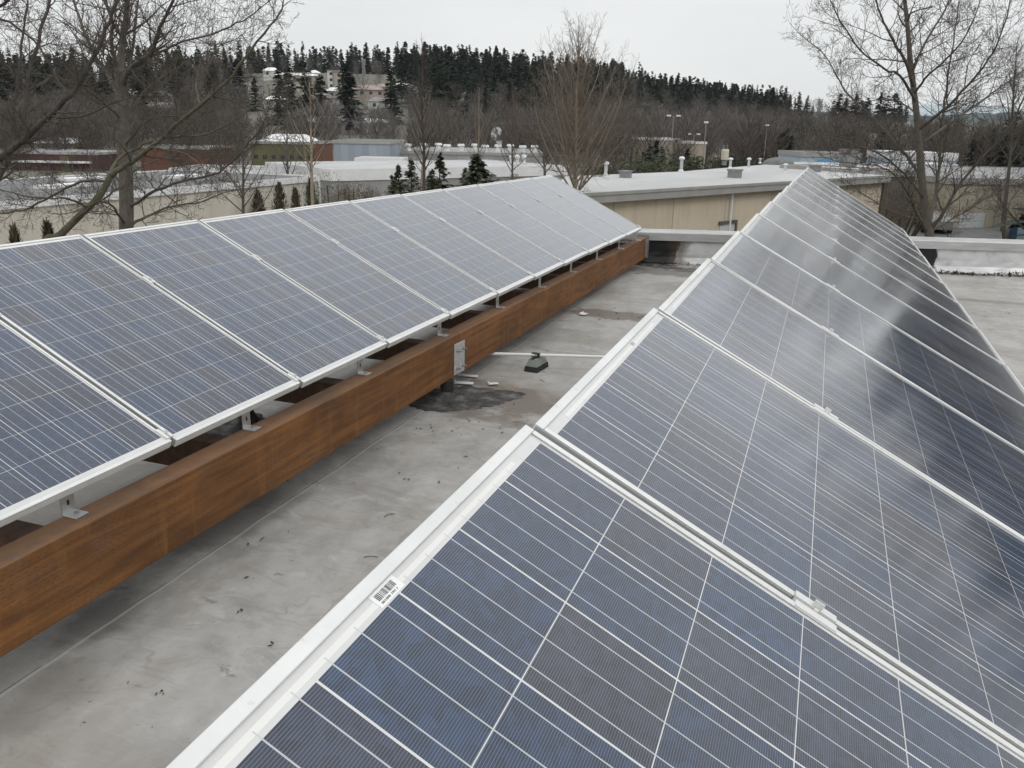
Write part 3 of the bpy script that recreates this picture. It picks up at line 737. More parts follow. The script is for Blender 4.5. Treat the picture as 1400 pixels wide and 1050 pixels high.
def finish(root):
    if '_L' in root: del root['_L']
def add_box(root, name, m, a, b): mb = MB(); mb.box(a, b); return mb.build(name, M[m], root)
# --- N1, the beige building straight behind the parapet (custom shape, roof rising gently to the back)
A = atz(700, 271, -.64); A = A.lerp(atz(840, 261.5, -.64), 1.0); Bp = atz(1207, 240, -.64)
d = (V2(Bp)-V2(A)).normalized(); A0 = V2(A) - d*4.5; n = Vector((-d.y, d.x, 0)); L = (V2(Bp)-A0).length
n1 = empty('beige_building', (A0.x, A0.y, GZ), 'long beige concrete building with white gravel roof behind the parapet', 'building', rz=math.atan2(d.y, d.x))
ze = -.64-GZ; zb = ze; DEP = 11
inv = n1.matrix_basis.inverted() if False else Matrix.Rotation(-math.atan2(d.y, d.x), 4, 'Z') @ Matrix.Translation((-A0.x, -A0.y, -GZ))
def loc1(px, py): q = inv @ atz(px, py, -.64); return (q.x, q.y)
rp = [(0, 0), (L, 0), loc1(1247, 225.5), loc1(1093, 221.5), loc1(930, 235), loc1(776, 241.5)]
mb = MB(); mb.prism(rp, -1, ze-.3); mb.build('wall', M['beige'], n1)
cx_ = sum(p[0] for p in rp)/6; cy_ = sum(p[1] for p in rp)/6
rq = [(-.3, -.3), (L+.3, -.3)] + [(cx_+(x-cx_)*1.01, cy_+(y-cy_)*1.01) for x, y in rp[2:]]
mb = MB(); mb.prism(rq, ze-.299, ze+.02); mb.build('roof', M['gravel'], n1)
mb = MB(); mb.box((-.36, -.42, ze-.42), (L+.36, -.302, ze-.1)); mb.box((-.36, -.46, ze-.1), (L+.36, -.302, ze+.04)); mb.build('fascia', M['fascia'], n1)
mb = MB()
for k in range(1, 12):
    x = L - k*4.6 - .5
    if x > 0: mb.box((x-.03, -.006, 0), (x+.03, -.0005, ze-.42))
mb.build('panel_joint', M['fascia'], n1)['kind'] = 'stuff'
ds = inv @ (atz(1039, 262, -.9)); mb = MB(); mb.box((ds.x-.06, -.14, 0), (ds.x+.06, -.02, ze-.42)); mb.build('downspout', M['conduit'], n1)
dd = inv @ aty_ if False else None
def onwall(root_inv, px, py):      # point of a wall plane y=0 in a building's frame under a pixel
    c = root_inv @ CAM; r = root_inv.to_3x3() @ ray(px, py); t = -c.y/r.y; return c + r*t
q0 = onwall(inv, 984, 307); q1 = onwall(inv, 1004, 307)
mb = MB(); mb.box((q0.x, -.03, 0), (q1.x, -.001, q0.z)); dr = mb.build('door', M['palegreydoor'], n1)
mb = MB(); mb.box((q0.x-.15, -.1, q0.z+.002), (q1.x+.15, -.001, q0.z+.16)); mb.box((q1.x+.003, -.1, 0), (q1.x+.15, -.001, q0.z)); mb.build('door_frame', M['shadowwall'], n1)
# darker side wing at its right end
C = atz(1253, 230, -.2); w1, L1, z1, d1, n1v = block('slatted_wing', 'dark brown slatted wing at the right end of the beige building', V2(Bp)+d*.5, V2(C), 9, -.45, 'shadowwall', 'gravel', cap=.3)
mb = MB()
for k in range(26): x = .2 + k*(L1-.4)/26; mb.box((x, -.05, 0), (x+.09, -.003, z1-.35))
mb.build('slats', M['shadowwall'], w1); q = None
finish(w1)
# roof furniture of N1
I = inv
def onroof(px, py):
    c = I @ CAM; r = I.to_3x3() @ ray(px, py)
    sl = (zb-ze)/DEP; t = (ze + .02 + sl*c.y - c.z)/(r.z - sl*r.y); return n1_mat @ (c + r*t)
n1_mat = Matrix.Translation((A0.x, A0.y, GZ)) @ Matrix.Rotation(math.atan2(d.y, d.x), 4, 'Z')
def roofpoint(px, py):
    p = onroof(px, py); l = I @ p
    return p
def vent_pipe(px, py, h, r, label, capd=True):
    p = roofpoint(px, py); v = empty('vent_pipe', p, label, 'vent', 'vent pipes on the beige building roof')
    mb = MB(); mb.lathe((0,0,-.02), [(r*1.9, 0), (r*1.2, .12), (r, .14), (r, h*.8)], 10); mb.build('pipe', M['galv'], v)
    if capd: mb = MB(); mb.lathe((0,0,h*.8+.002), [(r*1.7, 0), (r*1.8, h*.1), (r*1.1, h*.2)], 10); mb.build('cap', M['white'], v)
vent_pipe(931, 234, .95, .11, 'vent pipe standing alone left of the cream cowl on the white roof')
vent_pipe(998, 230, .75, .1, 'vent pipe just behind the small dark box vent on the white roof')
vent_pipe(1023, 231, .8, .09, 'vent pipe right of the small dark box vent on the white roof')
vent_pipe(1039, 223, .4, .08, 'vent stub at the back of the white roof left of the dome')
vent_pipe(1073, 236, .6, .09, 'vent pipe below the dome on the white roof')
vent_pipe(828, 240, .8, .1, 'vent pipe right behind the tall bare tree on the white roof')
def box_vent(px, py, w, h, label, m='grey'):
    p = roofpoint(px, py); v = empty('box_vent', p, label, 'vent', 'box vents on the beige building roof', rz=math.atan2(d.y, d.x))
    mb = MB(); mb.box((-w/2, -w/2, -.05), (w/2, w/2, h*.8)); mb.build('curb', M[m], v)
    mb = MB(); mb.box((-w*.58, -w*.58, h*.802), (w*.58, w*.58, h)); mb.build('hood', M[m], v)
box_vent(1004, 243, .6, .5, 'small dark box vent in the middle of the white roof', 'grey')
box_vent(855, 243, .5, .4, 'low grey box vent near the tall bare tree')
box_vent(1158, 232, .95, 1.5, 'tall grey box vent at the right part of the white roof')
box_vent(1114, 235, .6, .5, 'small dark box vent above the far tip of the right solar row')
p = roofpoint(990, 225); v = empty('exhaust_cowl', p, 'cream coloured cylindrical exhaust cowl at the back edge of the white roof', 'exhaust cowl')
mb = MB(); mb.lathe((0,0,-.05), [(.2, 0), (.2, .35)], 10); mb.build('stub', M['grey'], v)
mb = MB(); mb.lathe((0,0,.352), [(.27, 0), (.3, .06), (.3, .75), (.25, .85)], 14); mb.build('drum', M['cream'], v)
mb = MB(); mb.tube([(-.15,0,1.2),(-.15,0,1.5),(.15,0,1.5),(.15,0,1.2)], .04, 6); mb.build('handle', M['grey'], v)
p = roofpoint(1064, 225); mb = MB(); mb.lathe((0,0,0), [(1.3*math.cos(a), .6*math.sin(a)) for a in [k*math.pi/2/7 for k in range(7)]] + [(.05, .6)], 18)
o = tag(mb.build('skylight_dome', M['greyroof'], smooth=True), 'rounded grey dome skylight at the back of the white roof', 'skylight'); o.location = p

# --- N2 right building
A = atz(1297, 245, -1.1); B = atz(1420, 247, -1.1); dd = (V2(B)-V2(A)).normalized(); B = V2(A)+dd*30
n2, L2, z2, d2, nn2 = block('beige_warehouse', 'beige warehouse with patchy white roof at the right edge behind the bare tree', A, B, 24, -1.1, 'beige2', 'patchroof', cap=.35, capm='fascia')
inv2 = Matrix.Rotation(-math.atan2(d2.y, d2.x), 4, 'Z') @ Matrix.Translation((-A.x, -A.y, -GZ))
a, b = onwall(inv2, 1313, 291), onwall(inv2, 1347, 320); a2 = onwall(inv2, 1347, 291)
add_box(n2, 'roller_door', 'palegreydoor', (a.x, -.06, 0), (a2.x, -.002, a.z))
a = onwall(inv2, 1396, 292); add_box(n2, 'door', 'redwall', (a.x, -.05, 0), (a.x+1.3, -.002, a.z))
for k in range(1, 7): add_box(n2, 'downspout', 'fascia', (k*4.1, -.12, 0), (k*4.1+.1, -.002, z2-.36))
finish(n2)
a = onwall(inv2, 1378, 301); a2 = onwall(inv2, 1388, 301); m2 = Matrix.Translation((A.x, A.y, GZ)) @ Matrix.Rotation(math.atan2(d2.y, d2.x), 4, 'Z')
cb = empty('chemical_toilet', m2 @ Vector(((a.x+a2.x)/2, -1.0, 0)), 'tall blue plastic cabin standing against the beige warehouse wall', 'cabin', rz=math.atan2(d2.y, d2.x)); h = max(1.8, a.z)
add_box(cb, 'body', 'bluebin', (-.4, -.4, .1), (.4, .4, h-.2)); add_box(cb, 'roof', 'white', (-.44, -.44, h-.198), (.44, .44, h)); add_box(cb, 'door', 'paleblue', (-.33, -.43, .15), (.33, -.402, h-.4))
# vehicles in the yard between the two
def car(px, py, dist, rz, label, body, van=False, z=None):
    p = at(px, py, dist); p.z = GZ + (0 if z is None else z); c = empty('parked_van' if van else 'parked_car', p, label, 'van' if van else 'car', 'vehicles parked in the yard', rz=rz)
    H = 2.2 if van else 1.45; mb = MB(); l, w = 2.3, .9
    sec = [(-l, .35), (l, .35), (l, .8), (l*.62, .95), (l*.38, H), (-l*(.95 if van else .6), H), (-l, .95 if not van else 1.2)]
    n_ = len(sec); mb.faces([(x, -w, z_) for x, z_ in sec] + [(x, w, z_) for x, z_ in sec], [tuple(range(n_)), tuple(reversed(range(n_, 2*n_)))] + [(i, n_+i, n_+(i+1) % n_, (i+1) % n_) for i in range(n_)])
    mb.build('body', M[body], c, bevel=.05)
    for s in (-1, 1): add_box(c, 'window', 'glass', (-l*.55, s*w-.004 if s < 0 else w-.01, 1.0), (l*.36, s*w+.01 if s < 0 else w+.004, H-.15))
    mb = MB(); mb.faces([(l*.6, -w*.85, 1.0), (l*.6, w*.85, 1.0), (l*.4, w*.8, H-.1), (l*.4, -w*.8, H-.1)], [(0,1,2,3)]); mb.v = [(x+.03, y, z_+.03) for x, y, z_ in mb.v]; mb.build('windscreen', M['glass'], c)
    for x in (-1.4, 1.4):
        for s in (-1, 1): mb = MB(); mb.cyl((x, s*w-.1, .34), .34, .2, 14, (0,1,0)); mb.build('wheel', M['black'], c)
car(1293, 250, 66, R(80), 'white van parked between the beige building and the beige warehouse', 'white', True, z=2.0)
car(1282, 268, 62, R(95), 'dark car parked in front of the white van in the yard', 'grey', z=1.0)
mb = MB(); pa = at(1275, 330, 46); pb = at(1300, 252, 72); dr_ = (V2(pb)-V2(pa)).normalized(); nr_ = Vector((-dr_.y, dr_.x, 0))*4
mb.faces([tuple(V2(pa)-nr_+Vector((0,0,GZ+.004))), tuple(V2(pa)+nr_+Vector((0,0,GZ+.004))), tuple(V2(pb)+nr_+Vector((0,0,GZ+1.9))), tuple(V2(pb)-nr_+Vector((0,0,GZ+1.9)))], [(0,3,2,1)])
tag(mb.build('driveway', M['greyroof']), kind='structure')

# --- N3 left building
A = Vector((-36.3, 16, 0)); B = atz(434, 242, -1.85); B.z = 0
n3, L3, z3, d3, nn3 = block('flat_roofed_warehouse', 'wide pale warehouse with grey flat roof behind the left bare trees', A, V2(B), 13, -1.85, 'grey_beige', 'greyroof', cap=.3, capm='white')
add_box(n3, 'downspout', 'white', (L3-.15, -.2, 0), (L3+.05, -.13, z3-.31))
for k, (x, y, l) in enumerate(((9, 4, 3), (14, 8, 3), (20, 5, 3), (25, 9, 3), (31, 6, 3))):
    add_box(n3, 'skylight', 'roofwhite', (x, y, z3+.022), (x+l, y+1.1, z3+.2))
finish(n3)
# --- N4 white roofed building behind the left array, with three vents
A = atz(452, 233, -1.9); B = atz(774, 227.5, -1.9)
n4, L4, z4, d4, nn4 = block('white_roofed_shed', 'long pale shed with white roof edge behind the small fir trees', A, B, 14, -1.9, 'greysiding', 'gravel', cap=.9, capm='white')
finish(n4)
inv4 = Matrix.Rotation(-math.atan2(d4.y, d4.x), 4, 'Z') @ Matrix.Translation((A.x*-1, A.y*-1, -GZ)); m4 = inv4.inverted()
for k, px in enumerate((716, 724, 733)):
    l = onwall(inv4, px, 226); p = m4 @ Vector((l.x, 2.0, z4+.02)); v = empty('mushroom_vent', p, '%s of the three white mushroom vents in a row on the shed roof' % ('left', 'middle', 'right')[k], 'vent', 'mushroom vents on the shed roof')
    mb = MB(); mb.lathe((0,0,0), [(.16, 0), (.16, .75)], 8); mb.build('pipe', M['white'], v); mb = MB(); mb.lathe((0,0,.752), [(.26, 0), (.3, .15), (.22, .32), (.05, .38)], 10); mb.build('cap', M['white'], v)
# --- N5.. industrial row
def strip(label, x0, x1, y, D, wallm, roofm, depth, name='warehouse', cap=.3, capm='fascia', y2=None, dz=0):
    A = at(x0, y, D); B = at(x1, y if y2 is None else y2, D); zt = A.z
    root, L, z, d_, n_ = block(name, label, A, B, depth, zt, wallm, roofm, cap=cap, capm=capm); finish(root); return root, L, z
r5, L, z = strip('tall blue grey corrugated warehouse left of the bare tree', 456, 533, 192.5, 108, 'bluesiding', 'greyroof', 14)
r6, L, z = strip('low white loading bay with a dark blue door under the corrugated warehouse', 486, 548, 217, 100, 'white', 'gravel', 6, cap=.9, capm='white')
add_box(r6, 'door', 'bluedoor', (L*.05, -.05, 0), (L*.6, -.002, z-1.0))
r7, L, z = strip('long low grey warehouse with many roof vents in the middle distance', 546, 742, 207, 118, 'greysiding', 'patchroof', 26)
for k in range(11):
    x = L*(k+.5)/11; mb = MB(); mb.lathe((x, 3+(k*37 % 11), z+.02), [(.35, 0), (.35, .6), (.6, .7), (.5, 1.0)], 8); mb.build('roof_vent', M['white'], r7)
r8, L, z = strip('dark red warehouse behind the branches at the far left', -40, 132, 206, 128, 'redwall', 'patchroof', 12, cap=.3)
add_box(r8, 'awning', 'roofwhite', (L*.3, -.9, 1.2), (L*.95, -.003, 1.5)); add_box(r8, 'yellow_door', 'olivewall', (L*.7, -.06, 0), (L*.77, -.002, z-.5))
r9, L, z = strip('rust orange warehouse behind the big left bare tree', 190, 284, 200, 130, 'orangewall', 'patchroof', 12)
r10, L, z = strip('olive green building with a bright white roof', 342, 428, 193.5, 132, 'olivewall', 'roofwhite', 12)
mb = MB(); mb.faces([(L*.05, 1, z+.03), (L*.9, 1, z+.03), (L*.9, 11, z+.03), (L*.05, 11, z+.03), (L*.25, 4, z+1.15), (L*.7, 4, z+1.15), (L*.7, 8, z+1.15), (L*.25, 8, z+1.15)], ((4,5,6,7),(0,1,5,4),(1,2,6,5),(2,3,7,6),(3,0,4,7))); mb.build('roof_hump', M['roofwhite'], r10)
for k in range(7): add_box(r10, 'window', 'glass', (L*(k+.3)/7, -.04, z-2.6), (L*(k+.75)/7, -.002, z-2.0))
r11, L, z = strip('small rust orange shed beside the olive building', 428.5, 440, 194, 131, 'orangewall', 'greyroof', 8)
r12, L, z = strip('white roofed warehouse in front of the red and orange ones', 232, 434, 231, 92, 'greysiding', 'patchroof', 9, cap=.5, capm='white', y2=229)
# beige building right of centre
r13, L, z = strip('stepped beige building among trees behind the white roof', 878, 930, 189, 150, 'beige2', 'gravel', 12, name='beige_block', cap=.3, capm='white')
r14, L, z = strip('lower beige wing right of the stepped beige building', 930.5, 966, 194, 149, 'beige2', 'gravel', 12, name='beige_block', cap=.3, capm='white')
add_box(r13, 'roof_unit', 'white', (L*.55, 2, z+.1), (L*.9, 5, z+1.3)) if False else None
# right background
r15, L, z = strip('pale building with bright blue panels behind the tall grey box vent', 1096, 1178, 209, 112, 'paleblue', 'greyroof', 10, cap=.5)
add_box(r15, 'blue_panel', 'brightblue', (L*.6, -.05, z-1.9), (L*.82, -.002, z-.52)); add_box(r15, 'blue_panel', 'brightblue', (L*.28, -.05, z-2.0), (L*.5, -.002, z-.7))
r16, L, z = strip('pale blue long building behind the right bare tree', 1236, 1310, 209, 114, 'paleblue', 'roofwhite', 12, cap=.9, capm='white')
r17, L, z = strip('flat white shed roof low behind the right bare tree', 1262, 1308, 225, 92, 'greysiding', 'roofwhite', 8, cap=.3, capm='white')
r18, L, z = strip('long cream building on the slope behind the pale blue panels', 1110, 1208, 181, 240, 'beige', 'greyroof', 14, cap=.5)
r19, L, z = strip('brown flat building higher on the slope at the right', 1138, 1186, 169, 330, 'housetan', 'gravel', 14, cap=.6, capm='white')

# ------------------------------------------------------------------ houses on the hill
def house(px, py, w, dp, h, wallm, roofm, label, hip=.45, rz=None, floors=1, D=None):
    p = hit(px, py); a = math.atan2(p.x, p.y)
    root = empty('hillside_house', p, label, 'house', 'houses on the hillside', rz=-a + (0 if rz is None else rz))
    mb = MB(); mb.box((-w/2, 0, -4), (w/2, dp, h)); mb.build('wall', M[wallm], root)
    e = .5; rh = hip*dp/2
    mb = MB()
    if hip > 0: mb.faces([(-w/2-e, -e, h+.003), (w/2+e, -e, h+.003), (w/2+e, dp+e, h+.003), (-w/2-e, dp+e, h+.003), (-w/2+dp*.3, dp/2, h+rh), (w/2-dp*.3, dp/2, h+rh)], ((0,3,2,1),(0,1,5,4),(1,2,5),(2,3,4,5),(3,0,4)))
    else: mb.box((-w/2-.3, -.3, h+.003), (w/2+.3, dp+.3, h+.4))
    mb.build('roof', M[roofm], root)
    for f_ in range(floors):
        z0 = h - 1.9 - f_*2.7; k = max(2, int(w/3.2))
        for j in range(k):
            x = -w/2 + w*(j+.5)/k; mb = MB(); mb.box((x-.65, -.05, z0), (x+.65, -.002, z0+1.25)); mb.build('window', M['glass'], root)
    return root
house(463, 121, 10, 9, 7.6, 'housewhite', 'roofgrey', 'three storey pale block of flats below the ridge conifers', 0, floors=3)
add = house(470, 121, 9, 9, 7.0, 'housetan', 'roofgrey', 'darker grey wing attached right of the pale block of flats', 0, rz=R(20), floors=2)
house(501, 137, 15, 9, 4.0, 'housetan', 'roofpink', 'house with a pinkish hipped roof under the pylon')
house(543, 130, 22, 9, 3.2, 'housetan', 'roofpink', 'long low house with pinkish roof right of the pylon', .35)
house(372, 110, 8, 8, 4.5, 'housewhite', 'roofwhite', 'small white house high on the hill at the left')
house(408, 111, 22, 8, 2.6, 'housetan', 'roofwhite', 'long low house with pale roof left of the flats', .3)
house(430, 109, 6, 7, 3.2, 'housewhite', 'roofwhite', 'tiny white gabled house right beside the long low pale roofed house')
house(396, 126, 9, 7, 2.4, 'housewhite', 'roofgrey', 'small house half hidden by bare trees below the long pale roof')
house(461, 134, 9, 7, 2.6, 'housewhite', 'roofwhite', 'small white house just below the block of flats')
house(552, 128, 8, 7, 3.4, 'housewhite', 'roofwhite', 'white fronted house at the right end of the pinkish roofs')
house(208, 150, 16, 9, 4.5, 'housewhite', 'roofgrey', 'whitish house seen through the big left tree')
house(213, 166, 16, 9, 4, 'housetan', 'roofgrey', 'grey house lower down behind the big left tree')
house(450, 182, 13, 9, 2.6, 'housetan', 'roofwhite', 'house with a broad pale roof above the corrugated warehouse', .5)
house(485, 184, 8, 8, 3, 'housetan', 'roofwhite', 'gabled pale roofed house right above the corrugated warehouse', .6)
house(502, 178, 14, 8, 2.2, 'housetan', 'roofwhite', 'long white roofed house behind the gabled one', .3)
house(262, 190, 11, 8, 2.4, 'housetan', 'roofwhite', 'snow white roofed house above the orange warehouse', .3)
house(88, 212, 10, 7, 2.2, 'housetan', 'roofwhite', 'low white roofed house by the dark red warehouse', .3)
house(1170, 178, 14, 8, 3.2, 'beige', 'roofgrey', 'cream house on the slope left of the right bare tree')
house(1236, 186, 12, 8, 3.4, 'beige', 'roofgrey', 'cream house close beside the right bare trunk')
house(1062, 178, 9, 8, 3, 'orangewall', 'roofgrey', 'small reddish house on the wooded slope')
house(575, 136, 9, 8, 3, 'housewhite', 'roofgrey', 'small white house at the edge of the conifers right of the pylon')
house(440, 145, 10, 8, 3, 'housetan', 'roofgrey', 'grey brown house on the middle slope below the small white house')
house(520, 150, 9, 8, 2.8, 'housewhite', 'roofgrey', 'small pale house above the upper road terrace')
house(590, 160, 11, 8, 2.8, 'housetan', 'roofgrey', 'brownish house on the lower slope left of the vase shaped tree')
house(345, 128, 9, 8, 3, 'housewhite', 'roofgrey', 'pale house in the trees at the left end of the hillside houses')
house(380, 148, 10, 8, 3, 'housetan', 'roofwhite', 'pale roofed house among bare trees above the olive building')
house(640, 150, 9, 8, 2.6, 'housetan', 'roofgrey', 'lone house at the foot of the dense conifer wood')
house(182, 140, 10, 8, 3.4, 'housewhite', 'roofwhite', 'white house close to the big left trunk on the slope')
# road terraces on the slope
def terrace(x0, y0, x1, y1, w, m='roofgrey'):
    mb = MB(); N = 14; pts = [hit(x0+(x1-x0)*k/N, y0+(y1-y0)*k/N) for k in range(N+1)]
    for k in range(N):
        a, b = pts[k], pts[k+1]; o = Vector((0, w, 0))
        mb.quad(a+Vector((0,0,.4)), b+Vector((0,0,.4)), b+o+Vector((0,0,1.1)), a+o+Vector((0,0,1.1)))
    tag(mb.build('hillside_road', M['greyroof']), kind='structure')
terrace(478, 153, 560, 142, 9); terrace(455, 159, 500, 157, 6); terrace(560, 140, 640, 135, 8); terrace(640, 172, 740, 173, 5); terrace(960, 163, 1030, 163, 5)

# ------------------------------------------------------------------ lamp posts and pylons
def lamp(px, ytop, D, heads, label):
    t = at(px, ytop, D); h = t.z - GZ; l = empty('lamp_post', (t.x, t.y, GZ), label, 'lamp post', 'tall lamp posts behind the white roof')
    mb = MB(); mb.tube([(0,0,0), (0,0,h*.5), (0,0,h)], [.11, .08, .055], 8); mb.build('pole', M['grey'], l)
    for s in ((-1, 1) if heads == 2 else (0,)):
        mb = MB(); x = s*.75; mb.box((x-.32, -.22, h-.05), (x+.32, .22, h+.2)); 
        mb.build('lamp_head', M['white'], l, bevel=.06)
        if s: mb = MB(); mb.box((min(0, s*.3), -.04, h-.12), (max(0, s*.3), .04, h-.053)); mb.build('arm', M['grey'], l)
lamp(921, 159, 132, 2, 'twin headed lamp post left of the other lamp posts')
lamp(965.5, 168, 128, 1, 'single headed lamp post at the right end of the beige wing')
lamp(1049, 172, 140, 1, 'single headed lamp post farthest to the right')
lamp(949, 184, 150, 2, 'short twin headed lamp post between two taller ones')
def pylon(px, ytop, D, ybase, label):
    t = at(px, ytop, D); g = at(px, ybase, D); gz = ter(g.x, g.y) if D > 300 else g.z; h = t.z - gz; p = empty('transmission_pylon', (t.x, t.y, gz), label, 'pylon')
    mb = MB(); w0, w1 = h*.085, h*.025; K = 8
    def cor(k, sx, sy): f_ = k/K; w = w0 + (w1-w0)*f_; return (sx*w, sy*w, h*f_)
    for sx, sy in ((-1,-1),(1,-1),(1,1),(-1,1)): mb.tube([cor(0,sx,sy), cor(K,sx,sy)], .2, 4)
    for k in range(K):
        for (a, b) in (((-1,-1),(1,-1)),((1,-1),(1,1)),((1,1),(-1,1)),((-1,1),(-1,-1))):
            mb.tube([cor(k,*a), cor(k+1,*b)], .11, 3); mb.tube([cor(k,*b), cor(k+1,*a)], .11, 3)
    mb.build('lattice', M['grey'], p)
    for f_ in (.74, .86, .97):
        mb = MB(); L = h*.17; mb.tube([(-L,0,h*f_),(0,0,h*f_+.5),(L,0,h*f_)], .16, 4); mb.tube([(-L,0,h*f_),(0,0,h*f_-.9),(L,0,h*f_)], .11, 4); mb.build('cross_arm', M['grey'], p)
pylon(497, 82, 470, 128, 'lattice pylon standing in front of the ridge conifers')
pylon(1121, 136, 430, 184, 'lattice pylon left of the right bare tree on the skyline')
# steam plume
def steam():
    m = bpy.data.materials.new('steam'); m.use_nodes = True; t = m.node_tree; t.nodes.remove(t.nodes['Principled BSDF'])
    pv = t.nodes.new('ShaderNodeVolumePrincipled'); pv.inputs['Color'].default_value = (.95, .95, .96, 1); pv.inputs['Density'].default_value = 1.1; pv.inputs['Anisotropy'].default_value = .2
    t.links.new(pv.outputs[0], t.nodes['Material Output'].inputs['Volume'])
    nz_ = t.nodes.new('ShaderNodeTexNoise'); nz_.inputs['Scale'].default_value = 1.3; nz_.inputs['Detail'].default_value = 4; gp = t.nodes.new('ShaderNodeNewGeometry'); mr = t.nodes.new('ShaderNodeMapRange')
    mr.inputs[1].default_value = .45; mr.inputs[2].default_value = .62; mr.inputs[3].default_value = 0; mr.inputs[4].default_value = 2.2
    t.links.new(gp.outputs['Position'], nz_.inputs['Vector']); t.links.new(nz_.outputs[0], mr.inputs[0]); t.links.new(mr.outputs[0], pv.inputs['Density'])
    r = random.Random(4); bm = bmesh.new()
    for k in range(9):
        f_ = k/8; c = at(685-7*f_+r.uniform(-1.5, 1.5)*f_, 203-22*f_, 135)
        bmesh.ops.create_icosphere(bm, subdivisions=2, radius=(.25+.55*f_)*r.uniform(.7, 1.2), matrix=Matrix.Translation(c) @ Matrix.Diagonal((1, 1, 1.1, 1)))
    me = bpy.data.meshes.new('steam_plume'); bm.to_mesh(me); bm.free(); me.materials.append(m); o = bpy.data.objects.new('steam_plume', me); COL.objects.link(o)
    tag(o, 'small white steam plume rising above the grey warehouse roof', 'steam', kind='stuff')
steam()

# ------------------------------------------------------------------ bare trees
def rotv(d, ang, azi):
    a = d.orthogonal().normalized(); b = d.cross(a)
    return (d*math.cos(ang) + (a*math.cos(azi) + b*math.sin(azi))*math.sin(ang)).normalized()
class Bare:
    def __init__(s, seed): s.r = random.Random(seed); s.tr = MB(); s.cr = MB(); s.fine = 0
    def limb(s, pts, r0, r1, n=7, to='tr', wob=.0):
        """a smooth limb through given points"""
        P = [Vector(p) for p in pts]; out = []
        for i in range(len(P)-1):
            a = P[max(i-1, 0)]; b = P[i]; c = P[i+1]; d = P[min(i+2, len(P)-1)]
            for k in range(4):
                t = k/4; out.append(.5*((2*b)+(c-a)*t+(2*a-5*b+4*c-d)*t*t+(3*b-a-3*c+d)*t*t*t))
        out.append(P[-1]); m = len(out)
        rad = [r0 + (r1-r0)*(i/(m-1))**.8 for i in range(m)]
        if wob: out = [p + Vector((s.r.uniform(-1,1), s.r.uniform(-1,1), s.r.uniform(-1,1)))*wob*(1 if 0 < i < m-1 else 0) for i, p in enumerate(out)]
        (s.tr if to == 'tr' else s.cr).tube(out, rad, n, cap=True); return out, rad
    def twig(s, p, d, L, r, lev, tropism=.25, curl=.25, kids=5, ratio=.55, ang=(35, 60), minr=.003, t0=.15):
        n = 5 if lev >= 2 else (4 if lev == 1 else 3); pts = [p]; q = p.copy(); dd = d.copy()
        for i in range(n):
            dd = (dd + Vector((s.r.uniform(-1,1), s.r.uniform(-1,1), s.r.uniform(-1,1)))*curl + Vector((0,0,1))*tropism*.35).normalized()
            q = q + dd*(L/n); pts.append(q.copy())
        rad = [max(minr, r*(1-.75*i/n)) for i in range(n+1)]
        s.cr.tube(pts, rad, 4 if lev >= 2 else 3, cap=False)
        if lev <= 0: return
        k = max(2, int(kids*s.r.uniform(.75, 1.25))); az = s.r.uniform(0, 6.28)
        for j in range(k):
            t = t0 + (1-t0)*(j+s.r.random())/k; x = t*n; i = min(int(x), n-1); b = pts[i].lerp(pts[i+1], x-i)
            az += 2.4 + s.r.uniform(-.5, .5); base = (pts[i+1]-pts[i]).normalized()
            s.twig(b, rotv(base, R(s.r.uniform(*ang)), az), L*ratio*(1.1-.55*t)*s.r.uniform(.7, 1.25), max(minr, rad[i]*.6), lev-1, tropism, curl, kids, ratio, ang, minr)
    def dress(s, out, rad, per_m, L, lev=2, t0=.15, **kw):
        """branches all along a limb"""
        n = len(out); tot = sum((out[i+1]-out[i]).length for i in range(n-1)); k = max(2, int(tot*per_m*1.5)); az = s.r.uniform(0, 6)
        for j in range(k):
            t = t0 + (1-t0)*(j+s.r.random())/k; x = t*(n-1); i = min(int(x), n-2); b = out[i].lerp(out[i+1], x-i); az += 2.4 + s.r.uniform(-.6, .6)
            base = (out[i+1]-out[i]).normalized()
            s.twig(b, rotv(base, R(s.r.uniform(32, 62)), az), L*(1.1-.5*t)*s.r.uniform(.55, 1.25), max(.006, rad[i]*.45), lev, **kw)
        e = (out[-1]-out[-2]).normalized(); s.twig(out[-1], e, L*.9, rad[-1], lev, **kw)
    def build(s, root, bark, twig):
        s.tr.build('trunk', M[bark], root, smooth=True)
        if s.cr.v: s.cr.build('crown', M[twig], root)
def shift(root, bt):      # keep meshes in the root's own frame
    o = root.location
    for mb in (bt.tr, bt.cr): mb.v = [(a-o.x, b-o.y, c-o.z) for a, b, c in mb.v]
def px_limb(D, pts):      # (px, py, extra depth)
    return [at(p[0], p[1], D + (p[2] if len(p) > 2 else 0)) for p in pts]
def ground_pts(p): return [Vector((p.x + .1, p.y, GZ-.2)), p.lerp(Vector((p.x, p.y, GZ)), .5)]

